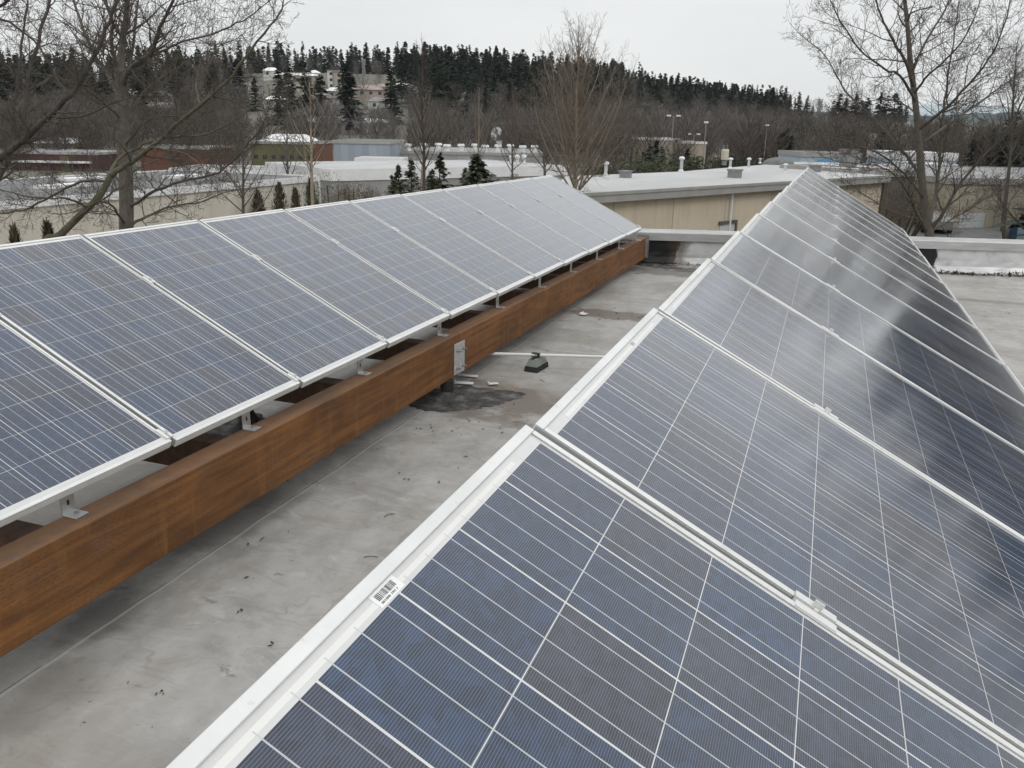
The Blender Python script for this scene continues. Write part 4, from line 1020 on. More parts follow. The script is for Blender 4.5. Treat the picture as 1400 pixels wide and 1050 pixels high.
# big left tree
def left_tree():
    D = 22; b = Bare(21); k = D/F
    base = at(174, 330, D); root = empty('bare_tree', (base.x, base.y, GZ), 'tall grey bare tree with a straight thick trunk forking high, behind the left row', 'tree', 'bare deciduous trees')
    tr = ground_pts(base) + px_limb(D, [(174,330),(173,285),(172,240),(168,180),(166,130),(166,95)])
    o, r = b.limb(tr, 10*k, 9*k, 12)
    kw = dict(tropism=.25, kids=7, minr=.0035)
    for pts, r0, r1, pm, L in (
        ([(166,100),(167,70,.2),(169,47,.3),(174,10,.4),(178,-50,.2),(186,-110,0)], 5.95*k, 2.25*k, 2.53, 1.7),
        ([(164,100),(156,80,-.3),(152,55,-.6),(154,28,-.8),(142,0,-1.0),(128,-50,-1.2)], 3.57*k, 1.50*k, 2.53, 1.6),
        ([(166,140),(150,105,.6),(137,88,1.0),(118,52,1.6),(101,0,2.2),(88,-50,2.6)], 3.91*k, 1.35*k, 2.64, 1.6),
        ([(170,115),(180,92,-.8),(206,72,-1.4),(219,41,-1.8),(236,0,-2.2),(250,-50,-2.6)], 3.91*k, 1.35*k, 2.53, 1.6),
        ([(168,118),(176,92,.3),(182,60,.8),(186,20,1.2),(195,-40,1.4)], 2.89*k, 1.05*k, 2.53, 1.4),
        ([(196,84,-1.0),(222,70,-1.6),(247,58,-2.2),(295,45,-2.8),(331,28,-3.2),(360,8,-3.4)], 1.87*k, 0.60*k, 2.99, 1.4),
        ([(170,170),(195,128,.6),(230,100,1.4),(280,72,2.2),(325,52,3.0)], 2.04*k, 0.60*k, 2.99, 1.4),
        ([(168,165),(140,140,-.8),(110,118,-1.6),(70,104,-2.2),(30,100,-2.6)], 2.04*k, 0.60*k, 2.99, 1.4),
        ([(170,200),(200,165,-1.5),(225,158,-2.6),(262,162,-3.6)], 1.70*k, 0.52*k, 2.76, 1.2),
        ([(176,285),(205,265,-.5),(250,248,-1.0),(300,235,-1.6),(338,198,-2.0),(360,170,-2.2)], 2.55*k, 0.60*k, 2.99, 1.3),
        ([(178,308),(200,296,.6),(235,282,1.2),(275,276,1.8),(310,262,2.2)], 2.38*k, 0.60*k, 2.99, 1.2),
        ([(172,310),(160,290,-.8),(148,278,-1.2),(132,276,-1.8),(100,290,-2.4)], 2.04*k, 0.60*k, 2.76, 1.1),
        ([(172,255),(150,238,1.0),(110,232,2.0),(60,240,3.0)], 1.70*k, 0.52*k, 2.76, 1.1),
        ([(176,240),(210,220,1.4),(255,212,2.6),(290,214,3.4)], 1.70*k, 0.52*k, 2.76, 1.1)):
        o, r = b.limb(px_limb(D, pts), r0, r1, 7, wob=.02); b.dress(o, r, pm, L, 2, **kw)
    shift(root, b); b.build(root, 'bark', 'twig')
left_tree()
# leaning mossy limbed tree in front of it
def lean_tree():
    D = 17.5; b = Bare(22); k = D/F; base = at(60, 345, D)
    root = empty('bare_tree', (base.x, base.y, GZ), 'mossy leaning bare tree whose long limb crosses the thick grey trunk', 'tree', 'bare deciduous trees')
    o, r = b.limb(ground_pts(base) + px_limb(D, [(60,345),(82,322),(113,291),(137,267),(151,240)]), 6*k, 4.2*k, 9)
    kw = dict(tropism=.15, kids=7, minr=.003)
    for pts, r0, r1, pm, L in (
        ([(151,240),(171,226,-.1),(206,202,-.3),(233,178,-.5),(274,144,-.8),(309,113,-1.0),(343,69,-1.2),(377,27,-1.4),(387,3,-1.5)], 4.2*k, .9*k, 2.4, .95),
        ([(149,245),(160,218,.4),(190,200,.6),(219,189,.7),(267,185,.8),(302,175,.9),(339,151,1.0),(377,123,1.1)], 2.8*k, .7*k, 2.4, .95),
        ([(146,250),(120,246,.3),(80,262,.6),(40,284,.8),(0,293,1.0),(-40,300,1.2)], 2.2*k, 1.0*k, 2.4, .9),
        ([(100,303),(125,282,-.6),(155,262,-1),(170,256,-1.3)], 1.8*k, .6*k, 2.4, .7),
        ([(120,284),(90,270,-.8),(55,272,-1.4),(10,262,-1.8)], 1.8*k, .6*k, 2.4, .9),
        ([(206,202,-.3),(235,205,-.8),(262,216,-1.2),(285,236,-1.6)], 1.6*k, .5*k, 2.4, .8),
        ([(274,144,-.8),(268,118,-.4),(272,95,0),(285,60,.3)], 1.5*k, .5*k, 2.4, .8)):
        o, r = b.limb(px_limb(D, pts), r0, r1, 7, wob=.02); b.dress(o, r, pm, L, 2, **kw)
    shift(root, b); b.build(root, 'moss', 'twig')
lean_tree()
# dark near tree whose branches reach in from the left edge
def near_tree():
    D = 12.5; b = Bare(23); k = D/F; base = at(-150, 420, D)
    root = empty('bare_tree', (base.x, base.y, GZ), 'nearest dark bare tree reaching its branches in from the left picture edge', 'tree', 'bare deciduous trees')
    b.limb(ground_pts(base) + px_limb(D, [(-150,420),(-140,360),(-110,300),(-105,240),(-115,150),(-120,60),(-120,-60)]), 16*k, 7*k, 9)
    kw = dict(tropism=.2, kids=7, minr=.0025)
    for pts, r0, r1, pm, L in (
        ([(-110,300),(-50,245,-.2),(0,217,-.3),(27,195,-.4),(69,158,-.5),(106,117,-.6),(130,72,-.7),(149,28,-.8),(165,-20,-.9)], 6*k, 1.8*k, 2.6, .85),
        ([(-80,290),(-30,270,.2),(0,240,.3),(20,195,.4),(34,151,.5),(39,106,.6),(52,58,.7),(68,0,.8),(80,-50,.8)], 5*k, 1.8*k, 2.6, .85),
        ([(-106,270,.4),(-20,225,.8),(13,200,1.0),(20,140,1.1),(30,60,1.2),(38,0,1.3)], 4*k, 1.2*k, 2.4, .8),
        ([(-115,150,-.4),(-50,30,-.5),(0,26,-.6),(47,57,-.7),(72,94,-.8)], 2.6*k, .8*k, 2.6, .8),
        ([(-118,60,-.2),(-30,20,-.3),(0,8,-.4),(18,-8,-.5)], 3*k, 1.6*k, 2.6, .8),
        ([(106,117,-.6),(140,112,-.3),(170,98,0),(200,92,.3)], 1.4*k, .5*k, 2.6, .6),
        ([(69,158,-.5),(110,160,-.9),(160,140,-1.2),(205,128,-1.4)], 1.6*k, .5*k, 2.6, .7),
        ([(39,106,.6),(70,82,.8),(110,74,1.0),(122,80,1.1)], 1.4*k, .5*k, 2.6, .6)):
        o, r = b.limb(px_limb(D, pts), r0, r1, 7, wob=.015); b.dress(o, r, pm, L, 2, **kw)
    shift(root, b); b.build(root, 'darkbark', 'twig')
near_tree()
# right tree
def right_tree():
    D = 25; b = Bare(24); k = D/F; base = at(1270, 335, D)
    root = empty('bare_tree', (base.x, base.y, GZ), 'wide spreading bare tree standing beyond the parapet at the right', 'tree', 'bare deciduous trees')
    o, r = b.limb(ground_pts(base) + px_limb(D, [(1270,335),(1267,300),(1262,262),(1258,213),(1254,164),(1248,112),(1244,76),(1241,38),(1237,0),(1232,-60),(1228,-120)]), 7.6*k, 1.7*k, 12)
    kw = dict(tropism=.25, kids=7, minr=.0035)
    b.dress(o[-17:], r[-17:], 2.2, 1.6, 2, **kw)
    for pts, r0, r1, pm, L in (
        ([(1249,120),(1240,90,-.4),(1222,56,-.8),(1205,22,-1.0),(1192,-20,-1.2)], 2.81*k, 0.84*k, 2.75, 1.5),
        ([(1264,262),(1248,225,.5),(1229,202,.8),(1192,160,1.6),(1166,137,2.0),(1147,110,2.4),(1128,76,2.8),(1097,50,3.2)], 2.65*k, 0.49*k, 2.88, 1.3),
        ([(1252,140),(1230,104,-.8),(1211,95,-1.2),(1177,69,-2.0),(1150,30,-2.6),(1135,0,-3.0)], 2.03*k, 0.56*k, 2.88, 1.4),
        ([(1255,178),(1288,152,-.8),(1314,126,-1.4),(1345,91,-2.0),(1368,50,-2.6),(1381,0,-3.0)], 2.50*k, 0.63*k, 2.88, 1.5),
        ([(1257,198),(1299,168,1.0),(1333,145,1.8),(1364,122,2.4),(1396,98,3.0),(1430,70,3.4)], 2.18*k, 0.63*k, 2.88, 1.4),
        ([(1246,100),(1265,57,.4),(1284,27,.8),(1300,-5,1.2),(1315,-50,1.4)], 2.03*k, 0.70*k, 2.88, 1.5),
        ([(1250,128),(1272,100,-1.0),(1300,75,-2),(1325,40,-2.8),(1340,0,-3.2)], 1.72*k, 0.56*k, 2.88, 1.4),
        ([(1270,318),(1290,290,-.5),(1307,259,-.8),(1345,213,-1.4),(1375,183,-1.8),(1402,130,-2.2),(1420,90,-2.4)], 2.81*k, 0.70*k, 2.75, 1.3),
        ([(1270,318),(1295,303,.6),(1322,288,1.0),(1360,263,1.6),(1402,238,2.2)], 1.87*k, 0.56*k, 2.75, 1.2),
        ([(1268,315),(1280,260,1.0),(1285,213,1.4),(1289,160,1.8),(1295,114,2.0),(1303,60,2.2),(1310,10,2.2)], 2.96*k, 0.70*k, 2.75, 1.4),
        ([(1268,318),(1250,285,-.8),(1238,258,-1.4),(1219,236,-1.8),(1195,226,-2.2),(1150,222,-2.6)], 2.03*k, 0.49*k, 2.88, 1.1),
        ([(1262,270),(1238,240,-1.2),(1205,212,-2.0),(1160,195,-2.8),(1095,178,-3.6)], 1.56*k, 0.42*k, 2.88, 1.2),
        ([(1266,300),(1235,295,1.2),(1195,275,2.0),(1160,250,2.6)], 1.40*k, 0.42*k, 2.88, 1.0),
        ([(1253,155),(1232,140,1.2),(1208,136,2),(1175,142,2.8)], 1.25*k, 0.42*k, 2.88, 1.1)):
        o, r = b.limb(px_limb(D, pts), r0, r1, 7, wob=.02); b.dress(o, r, pm, L, 2, **kw)
    shift(root, b); b.build(root, 'bark', 'twig')
right_tree()
# a free form tree: ascending limbs round a leader
def leader_tree(name_, label, px, pbase, ptop, D, r0, seed, nl, spread, rise, L, bark, twig, lev=2, low=.12, gz=None, kids=5, per_m=2.0, taper=1.0, bend=0):
    b = Bare(seed); k = D/F; base = at(px, pbase, D); top = at(px+bend, ptop, D)
    g = gz if gz is not None else GZ
    root = empty(name_, (base.x, base.y, g), label, 'tree', 'bare deciduous trees')
    H = top.z - g; X0 = Vector((base.x, base.y, g-.2)); rr = b.r
    pts = [X0.lerp(Vector((top.x, top.y, top.z)), i/6) + Vector((rr.uniform(-1,1), rr.uniform(-1,1), 0))*H*.006*(i > 0) for i in range(7)]
    o, r = b.limb(pts, r0, r0*.12, 8); n = len(o); az = rr.uniform(0, 6)
    zb = (base.z - g)/H
    for j in range(nl):
        t = zb*.8 + low + (.94-zb*.8-low)*(j+rr.random()*.6)/nl; x = t*(n-1); i = min(int(x), n-2); p = o[i].lerp(o[i+1], x-i); az += 2.4 + rr.uniform(-.4, .4)
        q = (t - zb*.8-low)/(1-zb*.8-low); ln = L*(1-q*.72)**taper*rr.uniform(.75, 1.15); ang = R(spread*(1-q*.55)*rr.uniform(.85, 1.15))
        d = rotv(Vector((0,0,1)), ang, az); P = [p]; dd = d.copy()
        for _ in range(4):
            dd = (dd + Vector((rr.uniform(-1,1), rr.uniform(-1,1), rr.uniform(-.6,1)))*.14 + Vector((0,0,1))*rise).normalized(); P.append(P[-1] + dd*ln/4)
        lo_, lr = b.limb(P, r[i]*.5, max(.008, r[i]*.12), 5); b.dress(lo_, lr, per_m, ln*.36, lev-1, tropism=.35, kids=kids, minr=.0045)
    b.dress(o[-8:], r[-8:], per_m*1.4, L*.3, lev-1, tropism=.5, kids=kids, minr=.0045)
    shift(root, b); b.build(root, bark, twig); return root
leader_tree('bare_tree', 'upright bare tree with a vase shaped crown rising above the ridge in mid picture', 791, 258, 62, 34, .2, 31, 50, 46, .16, 4.2, 'palebark', 'twig_p', 2, .05, per_m=2.8, kids=6)
def mid_low_limb():
    pass
leader_tree('bare_tree', 'thin pale bare tree behind the left row, right of the big left trunk', 328, 285, 138, 36, .13, 32, 22, 55, .12, 2.6, 'bark', 'twig_r', 2, .05)
leader_tree('bare_tree', 'pale bare tree with a Y shaped fork behind the left row', 423, 272, 112, 46, .17, 33, 24, 55, .14, 3.2, 'palebark', 'twig', 2, .2)
leader_tree('bare_tree', 'tall dark slender bare tree right of the corrugated warehouse', 578, 262, 62, 52, .17, 34, 26, 42, .1, 2.6, 'darkbark', 'twig', 2, .15)
leader_tree('bare_tree', 'pale open bare tree left of the steam plume', 572, 250, 128, 64, .16, 35, 22, 60, .18, 3.8, 'palebark', 'twig', 2, .12, bend=10)
leader_tree('bare_tree', 'slim pale bare tree just left of the steam plume with upright twigs', 655, 240, 120, 60, .13, 36, 20, 45, .2, 2.8, 'palebark', 'twig_r', 2, .1)
leader_tree('bare_tree', 'slim brown bare tree just right of the steam plume', 701, 240, 128, 62, .14, 37, 22, 50, .15, 3.4, 'bark', 'twig_r', 2, .08)
leader_tree('bare_tree', 'brown bare tree behind the thin pale one, under the white hillside roofs', 300, 262, 95, 70, .18, 38, 26, 55, .15, 4.2, 'bark', 'twig_r', 2, .1)
leader_tree('bare_tree', 'brown bare tree against the olive building', 392, 262, 120, 75, .16, 39, 22, 50, .15, 3.6, 'bark', 'twig_r', 2, .1)
leader_tree('bare_tree', 'brown twiggy bare tree left of the vase shaped tree', 745, 240, 95, 70, .18, 40, 28, 55, .15, 5.0, 'bark', 'twig_r', 2, .08)
leader_tree('bare_tree', 'brown twiggy bare tree right of the vase shaped tree', 846, 236, 112, 72, .18, 41, 28, 55, .15, 4.8, 'bark', 'twig_r', 2, .08)
leader_tree('bare_tree', 'grey bare tree at the right picture edge behind the spreading tree', 1392, 225, 60, 60, .2, 42, 30, 50, .15, 5.0, 'bark', 'twig', 2, .08)

# unseen bare trees added beyond the right edge for streaky panel reflections
def far_right_trees():
    r = random.Random(17); src = None
    for k, (az, D, px) in enumerate(((15, 40, 0), (18.5, 46, 0), (21.5, 38, 0), (25, 47, 0), (29, 40, 0), (33, 45, 0))):
        p = Vector((D*math.sin(R(az)), D*math.cos(R(az)), GZ))
        if src is None:
            b = Bare(77); root = empty('bare_tree', (0, 0, GZ), 'unseen bare tree added beyond the right picture edge for panel reflections', 'tree', 'bare trees beyond the right edge')
            o, rd = b.limb([Vector((0,0,GZ-.2)), Vector((.1,0,GZ+4)), Vector((0,.15,GZ+9)), Vector((.1,0,GZ+15))], .26, .05, 9)
            for j in range(26):
                t = .2 + .75*j/26; q = o[int(t*(len(o)-1))]; d_ = rotv(Vector((0,0,1)), R(r.uniform(30, 62)), j*2.4); ln = 5.2*(1-.6*t)
                lo_, lr = b.limb([q, q+d_*ln*.4, q+d_*ln*.75+Vector((0,0,.4)), q+d_*ln+Vector((0,0,1))], .1*(1.2-t), .02, 5); b.dress(lo_, lr, 2.0, ln*.34, 2, kids=5, minr=.008)
            shift(root, b); b.build(root, 'bark', 'twig'); src = root; t_ = root
        else: t_ = copy_tree(src)
        t_.location = p; t_.rotation_euler = (0, 0, r.uniform(0, 6.28)); s_ = r.uniform(.75, 1.0); t_.scale = (s_*1.1, s_*1.1, s_)
far_right_trees()

# ------------------------------------------------------------------ conifers
def conifer_mesh(name, h, rad, seed, lev, nb, dens, droop=.25, gap=.15, m='conifer', parent=None, sz=.5):
    r = random.Random(seed); mb = MB(); tr = MB(); tr.tube([(0,0,-1),(0,0,h*.5),(0,0,h)], [h*.018, h*.011, h*.002], 6)
    lob = [r.uniform(.7, 1.25) for _ in range(9)]
    for i in range(lev*nb):
        f = (r.random()**1.15); z = h*(.07 + .93*f); a = r.uniform(0, 6.28)
        fx = f*7.99; li = int(fx); R0 = rad*((1-f)**.8)*(lob[li] + (lob[li+1]-lob[li])*(fx-li)) + .05*rad
        if r.random() < gap: continue
        L = R0*r.uniform(.6, 1.15); dx, dy = math.cos(a), math.sin(a)
        for q in range(dens):
            t = ((q+r.random())/dens)**.7; x = L*t; zz = z + x*(.3*f - droop*t) + r.uniform(-.04, .04)*rad
            s = sz*(rad*.28)*(1.15-t*.5)*r.uniform(.7, 1.3)*(1-.35*f); b = a + r.uniform(-.9, .9); ex, ey = math.cos(b), math.sin(b)
            c = Vector((x*dx, x*dy, zz)); u = Vector((ex, ey, r.uniform(-.6, .2)))*s; w = Vector((-ey, ex, r.uniform(-.5, .5)))*s*.5
            mb.v += [tuple(c-u*.5-w*.3), tuple(c+w), tuple(c+u), tuple(c-w)]; k = len(mb.v); mb.f += [(k-4, k-3, k-2), (k-4, k-2, k-1)]; mb.mi += [0, 0]
    tr_f = len(tr.f)
    return mb, tr
def far_conifers():
    protos = []
    for k in range(7):
        mb, tr = conifer_mesh('conifer', 20, (4.2, 3.6, 5.0, 3.9, 3.1, 5.6, 4.8)[k], 60+k, (20, 24, 17, 22, 26, 16, 13)[k], 8, 5, droop=(.3, .2, .35, .25, .2, .3, .1)[k], gap=(.15, .1, .2, .25, .15, .2, .45)[k], sz=1.25)
        i = len(mb.v); mb.v += tr.v; mb.f += [tuple(x+i for x in f) for f in tr.f]; mb.mi += [0]*len(tr.f)
        me = bpy.data.meshes.new('conifer'); me.from_pydata(mb.v, [], mb.f); me.materials.append(M['conifer']); protos.append(me)
    r = random.Random(99); n = [0]
    def put(p, h, k, lab, grp):
        o = bpy.data.objects.new('conifer', protos[k]); COL.objects.link(o); o.location = (p.x, p.y, p.z-.5); s = h/20
        q_ = s*r.uniform(.95, 1.3)*(1.25 if h < 18 else 1); o.scale = (q_, q_, s); o.rotation_euler = (0, 0, r.uniform(0, 6.28)); tag(o, lab, 'conifer', grp); n[0] += 1
    LA = ('dark conifer of the tree line along the top of the hill', 'conifers along the ridge')
    def dirp(px, D):
        q = ray(px, 160); l = math.hypot(q.x, q.y); p = CAM + q*(D/l); return Vector((p.x, p.y, ter(p.x, p.y)))
    x = -60
    while x < 1120:      # skyline
        tall = 11.5 + 5*r.random() + (5 if r.random() < .25 else 0)
        if 380 < x < 560: tall *= 1.05
        if x > 820: tall *= .8
        if x > 1000: tall *= .9
        if r.random() > (.25 if x < 330 else (.18 if x < 620 else .05)): put(dirp(x, r.uniform(560, 640)), tall, r.randrange(7), *LA)
        x += r.uniform(6, 12)
    # dense conifer wood on the upper slope in mid picture
    LB = ('dark conifer in the dense wood on the upper slope in mid picture', 'conifers of the slope wood')
    for _ in range(70):
        px = r.uniform(560, 1010); D = r.uniform(430, 590) if px < 860 else r.uniform(470, 600)
        put(dirp(px, D), r.uniform(13, 20)*(1 if px < 900 else .75), r.randrange(7), *LB)
    LC = ('dark conifer among bare trees on the left half of the slope', 'scattered conifers on the slope')
    for px, py, h in ((20,150,17),(60,140,18),(120,150,16),(176,172,20),(196,176,16),(240,130,16),(286,140,14),(384,158,17),(398,165,18),(420,172,20),(441,175,17),(477,166,20),(482,170,16),(470,125,18),(478,123,16),(535,158,17),(540,140,12),(595,120,15),(600,150,14),(330,130,14),(350,140,12),(300,165,15),(12,185,16),(255,110,14),(160,130,16),(90,120,16)):
        put(hit(px, py+12), h, r.randrange(6), *LC)
    LD = ('dark conifer standing between the buildings right of centre', 'conifers right of centre')
    for px, ytop, D, k in ((890,192,120,6),(879,200,118,6),(905,196,122,6),(899,188,125,2),(941,198,115,0),(1077,172,150,3),(1070,178,152,2),(1083,182,148,3),(1040,180,160,0)):
        t = at(px, ytop, D); put(Vector((t.x, t.y, GZ)), t.z-GZ, k, *LD)
    LE = ('tall dark conifer behind the right bare tree', 'conifers behind the right bare tree')
    for px, ytop, D in ((1094,124,380),(1102,134,390),(1112,142,400),(1142,134,360),(1150,126,350),(1158,132,355),(1172,126,350),(1180,136,360),(1188,132,352),(1206,124,345),(1214,130,350),(1226,126,350),(1232,138,340),(1240,144,355),(1108,166,250),(1124,176,240),(1118,182,230),(1133,180,235),(1146,172,236),(1208,176,170),(1216,182,165),(1224,188,160),(1200,186,170),(1302,172,190),(1318,178,180),(1332,186,150),(1346,182,160),(1361,172,150),(1372,178,155),(1380,160,150),(1392,150,145),(1400,168,150),(1412,150,150)):
        t = at(px, ytop, D); z = ter(t.x, t.y); put(Vector((t.x, t.y, z)), max(6, t.z-z), r.choice((0,2,3,5,6)), *LE)
    # the same wood goes on beyond the right picture edge and mirrors in the panels
    LF = ('dark conifer of the wood beyond the right picture edge', 'conifers beyond the right edge')
    for az, D, el in ((12.6,95,3.2),(13.2,100,4.0),(13.9,90,3.0),(14.5,96,4.4),(15.1,88,3.6),(12.9,120,3.6),(14.2,115,4.2),(12.2,110,2.2)):  # extra unseen conifers added to dim a bright patch in the reflections
        p = Vector((D*math.sin(R(az)), D*math.cos(R(az)), GZ)); put(p, 8 + D*math.tan(R(el)), r.randrange(6), *LF)
    for _ in range(40):
        az = R(r.uniform(15.5, 38)); D = r.uniform(42, 80); p = Vector((D*math.sin(az), D*math.cos(az), GZ)); put(p, 8 + D*math.tan(R(r.uniform(1.5, 5.5))), r.randrange(7), *LF)
far_conifers()
# young firs just behind the left row
def young_fir(px, ytop, D, rad, seed, label, m='spruce', lev=22, sz=1.0, gap=.25, cat='fir tree'):
    sz *= .62; rad *= 1.15
    t = at(px, ytop, D); h = t.z-GZ; root = empty('young_fir', (t.x, t.y, GZ), label, cat, 'young conifers behind the left row')
    mb, tr = conifer_mesh('c', h, rad, seed, lev, 12, 9, droop=.1, gap=gap, sz=sz); tr.build('trunk', M['darkbark'], root); mb.build('crown', M[m], root)
young_fir(545, 226, 56, 1.5, 71, 'small fir tree at the left of the group of three beside the dark slender tree', sz=.9)
young_fir(562, 220, 58, 1.5, 72, 'small dark fir between two others right of the dark slender tree', sz=.9)
young_fir(601, 210, 57, 1.8, 73, 'tallest pointed fir behind the left row near mid picture', sz=.9)
young_fir(652, 212, 55, 2.3, 74, 'bushy spreading fir under the steam plume', sz=1.1, gap=.2)
young_fir(536, 240, 54, 1.2, 75, 'smallest fir right above the left row seam', sz=.9)
young_fir(590, 232, 54, 1.3, 76, 'low fir left of the tallest pointed fir', sz=.9)
young_fir(636, 230, 58, 1.2, 77, 'low slim fir left of the bushy spreading fir', sz=.9)
def thuja(px, ytop, D, rad, seed, label, m='brownshrub'):
    t = at(px, ytop, D); h = t.z-GZ; root = empty('columnar_shrub', (t.x, t.y, GZ), label, 'shrub', 'columnar shrubs before the pale warehouse')
    r = random.Random(seed); mb = MB(); tr = MB(); tr.tube([(0,0,-.2),(0,0,h*.8)], [.06, .02], 5)
    for _ in range(1300):
        f = r.random(); z = h*(.08+.92*f); q = rad*(1-f)**.55*math.sqrt(r.random())*r.uniform(.8, 1.25); a = r.uniform(0, 6.28)
        c = Vector((q*math.cos(a), q*math.sin(a), z)); d = Vector((math.cos(a)*.5, math.sin(a)*.5, r.uniform(.3, 1.3)))*r.uniform(.12, .3); w = Vector((-math.sin(a), math.cos(a), r.uniform(-.3, .3)))*r.uniform(.03, .07)
        mb.quad(c-w, c+w, c+d)
    tr.build('trunk', M['darkbark'], root); mb.build('crown', M[m], root)
thuja(381, 252, 54, .9, 81, 'rust brown conical shrub left of the pale warehouse corner')
thuja(403, 258, 54, .6, 82, 'smaller brown columnar shrub nearer the pale warehouse corner')
thuja(424, 246, 53, .7, 83, 'green columnar shrub right in front of the pale warehouse corner', 'spruce')
thuja(64, 306, 30, .5, 84, 'small rust brown columnar shrub left of the leaning limb', 'brownshrub')
thuja(18, 312, 30, .5, 85, 'small dark columnar shrub at the left picture edge', 'brownshrub')
thuja(352, 262, 55, .8, 86, 'low brown shrub at the foot of the pale warehouse wall')
# evergreen shrub masses and thickets
def shrub(px, ytop, D, w, h, seed, label, m='shrub', n=1500, leaf=.16, cat='shrub', twigs=False):
    t = at(px, ytop, D); zg = t.z - h; root = empty('shrub', (t.x, t.y, zg), label, cat, 'shrubs between the buildings'); r = random.Random(seed); mb = MB()
    cl = [(r.uniform(-.5, .5)*w, r.uniform(-.4, .4)*w*.6, r.uniform(.2, .8)*h, r.uniform(.18, .32)*min(w, h*1.4)) for _ in range(9)]
    for i in range(n):
        x, y, z, s = cl[i % 9]; v = Vector((r.gauss(0,1), r.gauss(0,1), r.gauss(0,1))).normalized()*s*(r.random()**.4); c = Vector((x, y, z)) + v; c.z = min(max(c.z, 0), h)
        u = Vector((r.gauss(0,1), r.gauss(0,1), r.gauss(0,.6) + (1.2 if twigs else 0))).normalized()*leaf*r.uniform(.6, 1.5)*(3 if twigs else 1); q = u.orthogonal().normalized()*leaf*(.12 if twigs else .45)
        mb.quad(c-q, c+u*.6, c+q)
    st = MB()
    for x, y, z, s in cl: st.tube([(x*.3, y*.3, -1.5), (x, y, z)], .05, 4)
    st.build('stem', M['darkbark'], root); mb.build('crown', M[m], root)
for k, a in enumerate(((868,214,95,8,4.2),(905,210,98,8,4.4),(922,216,92,6,3.4),(962,211,94,7,3.6),(1014,212,92,7,3.2),(985,216,90,5,3.0),(836,220,93,6,3.4))):
    shrub(*a, 100+k, 'dark evergreen shrub in the hedge behind the white roof, %s from the left' % ORD[(2, 3, 4, 5, 7, 6, 1)[k]], n=2200, leaf=.28)
shrub(452, 236, 58, 4.2, 3.6, 120, 'olive brown thicket right of the pale warehouse corner', 'spruce', 1500, .12, twigs=True)
shrub(475, 250, 56, 4, 2.4, 121, 'low brown thicket between the pale warehouse corner and the firs', 'brownshrub', 1300, .12, twigs=True)
shrub(505, 254, 54, 4, 2.0, 122, 'low scrubby thicket just left of the smallest fir', 'brownshrub', 1200, .1, twigs=True)
shrub(620, 246, 56, 5, 1.6, 123, 'low scrub strip between the tallest fir and the bushy fir', 'brownshrub', 1200, .1, twigs=True)
shrub(700, 238, 60, 5, 1.5, 124, 'low twiggy scrub right of the bushy fir', 'brownshrub', 1000, .1, twigs=True)
shrub(1225, 262, 40, 3.5, 2.2, 125, 'brown tangle at the foot of the slatted wing by the right bare tree', 'brownshrub', 1400, .12, twigs=True)
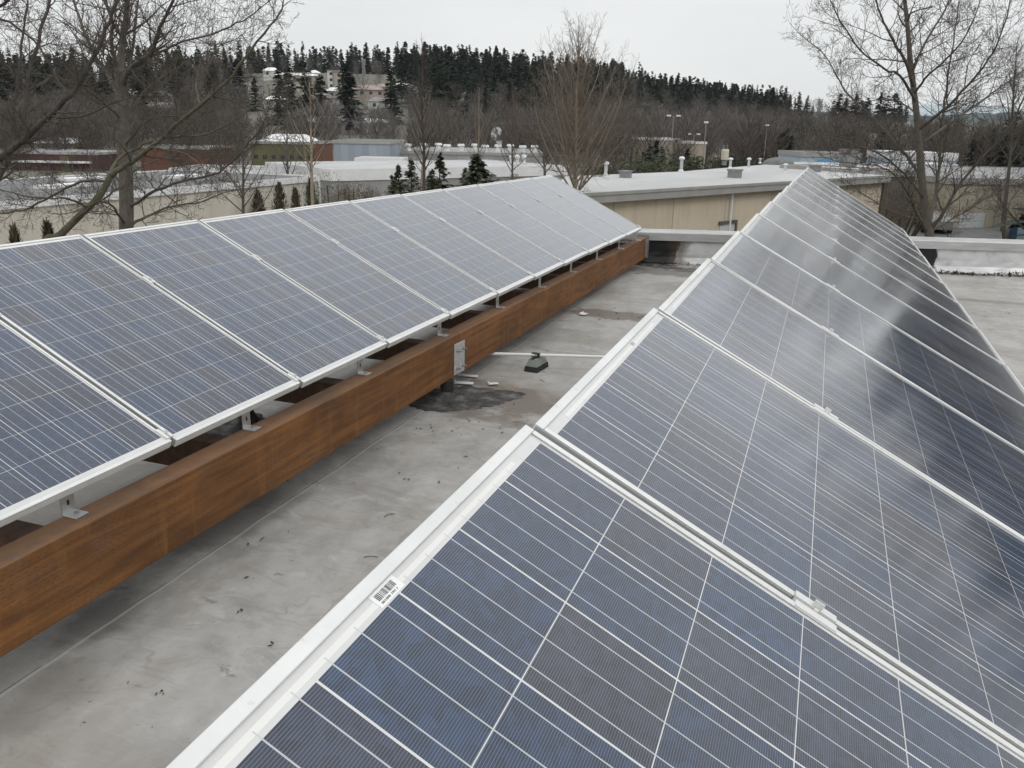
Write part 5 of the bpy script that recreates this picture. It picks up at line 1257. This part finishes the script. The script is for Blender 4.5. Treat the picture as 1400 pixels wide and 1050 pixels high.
# bare woodland of the slopes: nobody could count it
def woods():
    r = random.Random(55); tmpl = []
    for k in range(8):
        V = []; Fc = []; h = 10; nn = 190
        def blade(a, b, w):
            d = (b-a); q = d.cross(Vector((r.gauss(0,1), r.gauss(0,1), r.gauss(0,1)))).normalized()*w; i = len(V); V.extend([a-q, a+q, b]); Fc.append((i, i+1, i+2))
        blade(Vector((0,0,-1)), Vector((0,0,h*.8)), .13)
        for _ in range(nn):
            z = h*r.uniform(.12, .85); a = r.uniform(0, 6.28); L = (1.0+2.2*(1-abs(z/h-.45)*1.3))*r.uniform(.4, 1.1); rr = r.uniform(0, 1.6)
            p = Vector((rr*math.cos(a), rr*math.sin(a), z)); d = Vector((math.cos(a)*.6, math.sin(a)*.6, r.uniform(.5, 1.3))).normalized()
            blade(p, p+d*L, r.uniform(.035, .075))
        tmpl.append((V, Fc))
    def scatter(name, label, m, n, pick, tm):
        vs = []; fs = []
        for _ in range(n):
            q = pick()
            if q is None: continue
            p, s = q; V, Fc = r.choice(tm); a = r.uniform(0, 6.28); ca, sa = math.cos(a)*s*r.uniform(.8, 1.3), math.sin(a)*s; i = len(vs)
            vs += [(p.x+ca*v.x-sa*v.y, p.y+sa*v.x+ca*v.y, p.z+v.z*s) for v in V]; fs += [(f[0]+i, f[1]+i, f[2]+i) for f in Fc]
        me = bpy.data.meshes.new(name); me.from_pydata(vs, [], fs); me.materials.append(M[m]); o = bpy.data.objects.new(name, me); COL.objects.link(o); tag(o, label, 'woodland', kind='stuff')
    ct = []
    for k in range(5):
        mb, tr = conifer_mesh('c', 10, (2.1, 1.8, 2.5, 1.6, 2.3)[k], 200+k, 12, 8, 4, droop=.25, gap=.15, sz=1.5); ct.append((([Vector(v) for v in mb.v]), mb.f))
    def at_az(px, D):
        q = ray(px, 160); l = math.hypot(q.x, q.y); p = CAM + q*(D/l); return Vector((p.x, p.y, ter(p.x, p.y)))
    def clear(px, D):      # gaps with houses, gardens and roads
        if 350 < px < 640 and 230 < D < 500: return r.random() < .84
        if 330 < px < 600 and D > 470: return r.random() < .7
        if 180 < px < 260 and D > 200: return r.random() < .7
        return False
    def p1():
        px = r.uniform(-350, 1180); D = r.uniform(175, 620)
        if clear(px, D): return None
        if px > 545 and D > 330 and r.random() < .65: return None
        return at_az(px, D), r.uniform(.7, 1.25)
    def p2():
        px = r.choice((r.uniform(560, 1080), r.uniform(-60, 330), r.uniform(1000, 1700))); D = r.uniform(150, 360)
        return at_az(px, D), r.uniform(.7, 1.15)
    scatter('woodland', 'grey brown bare woodland covering the hillside behind the industrial roofs', 'wood', 1500, p1, tmpl)
    scatter('woodland', 'reddish brown bare thicket wood at the foot of the hill', 'wood2', 1000, p2, tmpl)
    def p3():
        u = r.random()
        if u < .7: px = r.uniform(545, 1080); D = 615 - (615 - 300 - max(0, px-800)*.55)*r.random()**1.25
        elif u < .9: px = r.uniform(-80, 330); D = r.uniform(300, 610)
        else: px = r.uniform(330, 560); D = r.uniform(560, 620)
        return at_az(px, D), r.uniform(1.1, 1.9)*(1 if px < 850 else .8)
    scatter('conifer_woodland', 'dark evergreen forest mass filling the hilltop behind the single conifers', 'conifer', 1000, p3, ct)
woods()

# ------------------------------------------------------------------ the air: thin winter haze
def haze():
    m = bpy.data.materials.new('haze'); m.use_nodes = True; t = m.node_tree; t.nodes.remove(t.nodes['Principled BSDF'])
    pv = t.nodes.new('ShaderNodeVolumePrincipled'); pv.inputs['Color'].default_value = (.9, .94, .97, 1); pv.inputs['Density'].default_value = 5e-5; pv.inputs['Anisotropy'].default_value = .1
    t.links.new(pv.outputs[0], t.nodes['Material Output'].inputs['Volume'])
    mb = MB(); mb.box((-4700, -4700, -17), (4700, 4700, 330)); tag(mb.build('haze', m), kind='stuff')
haze()
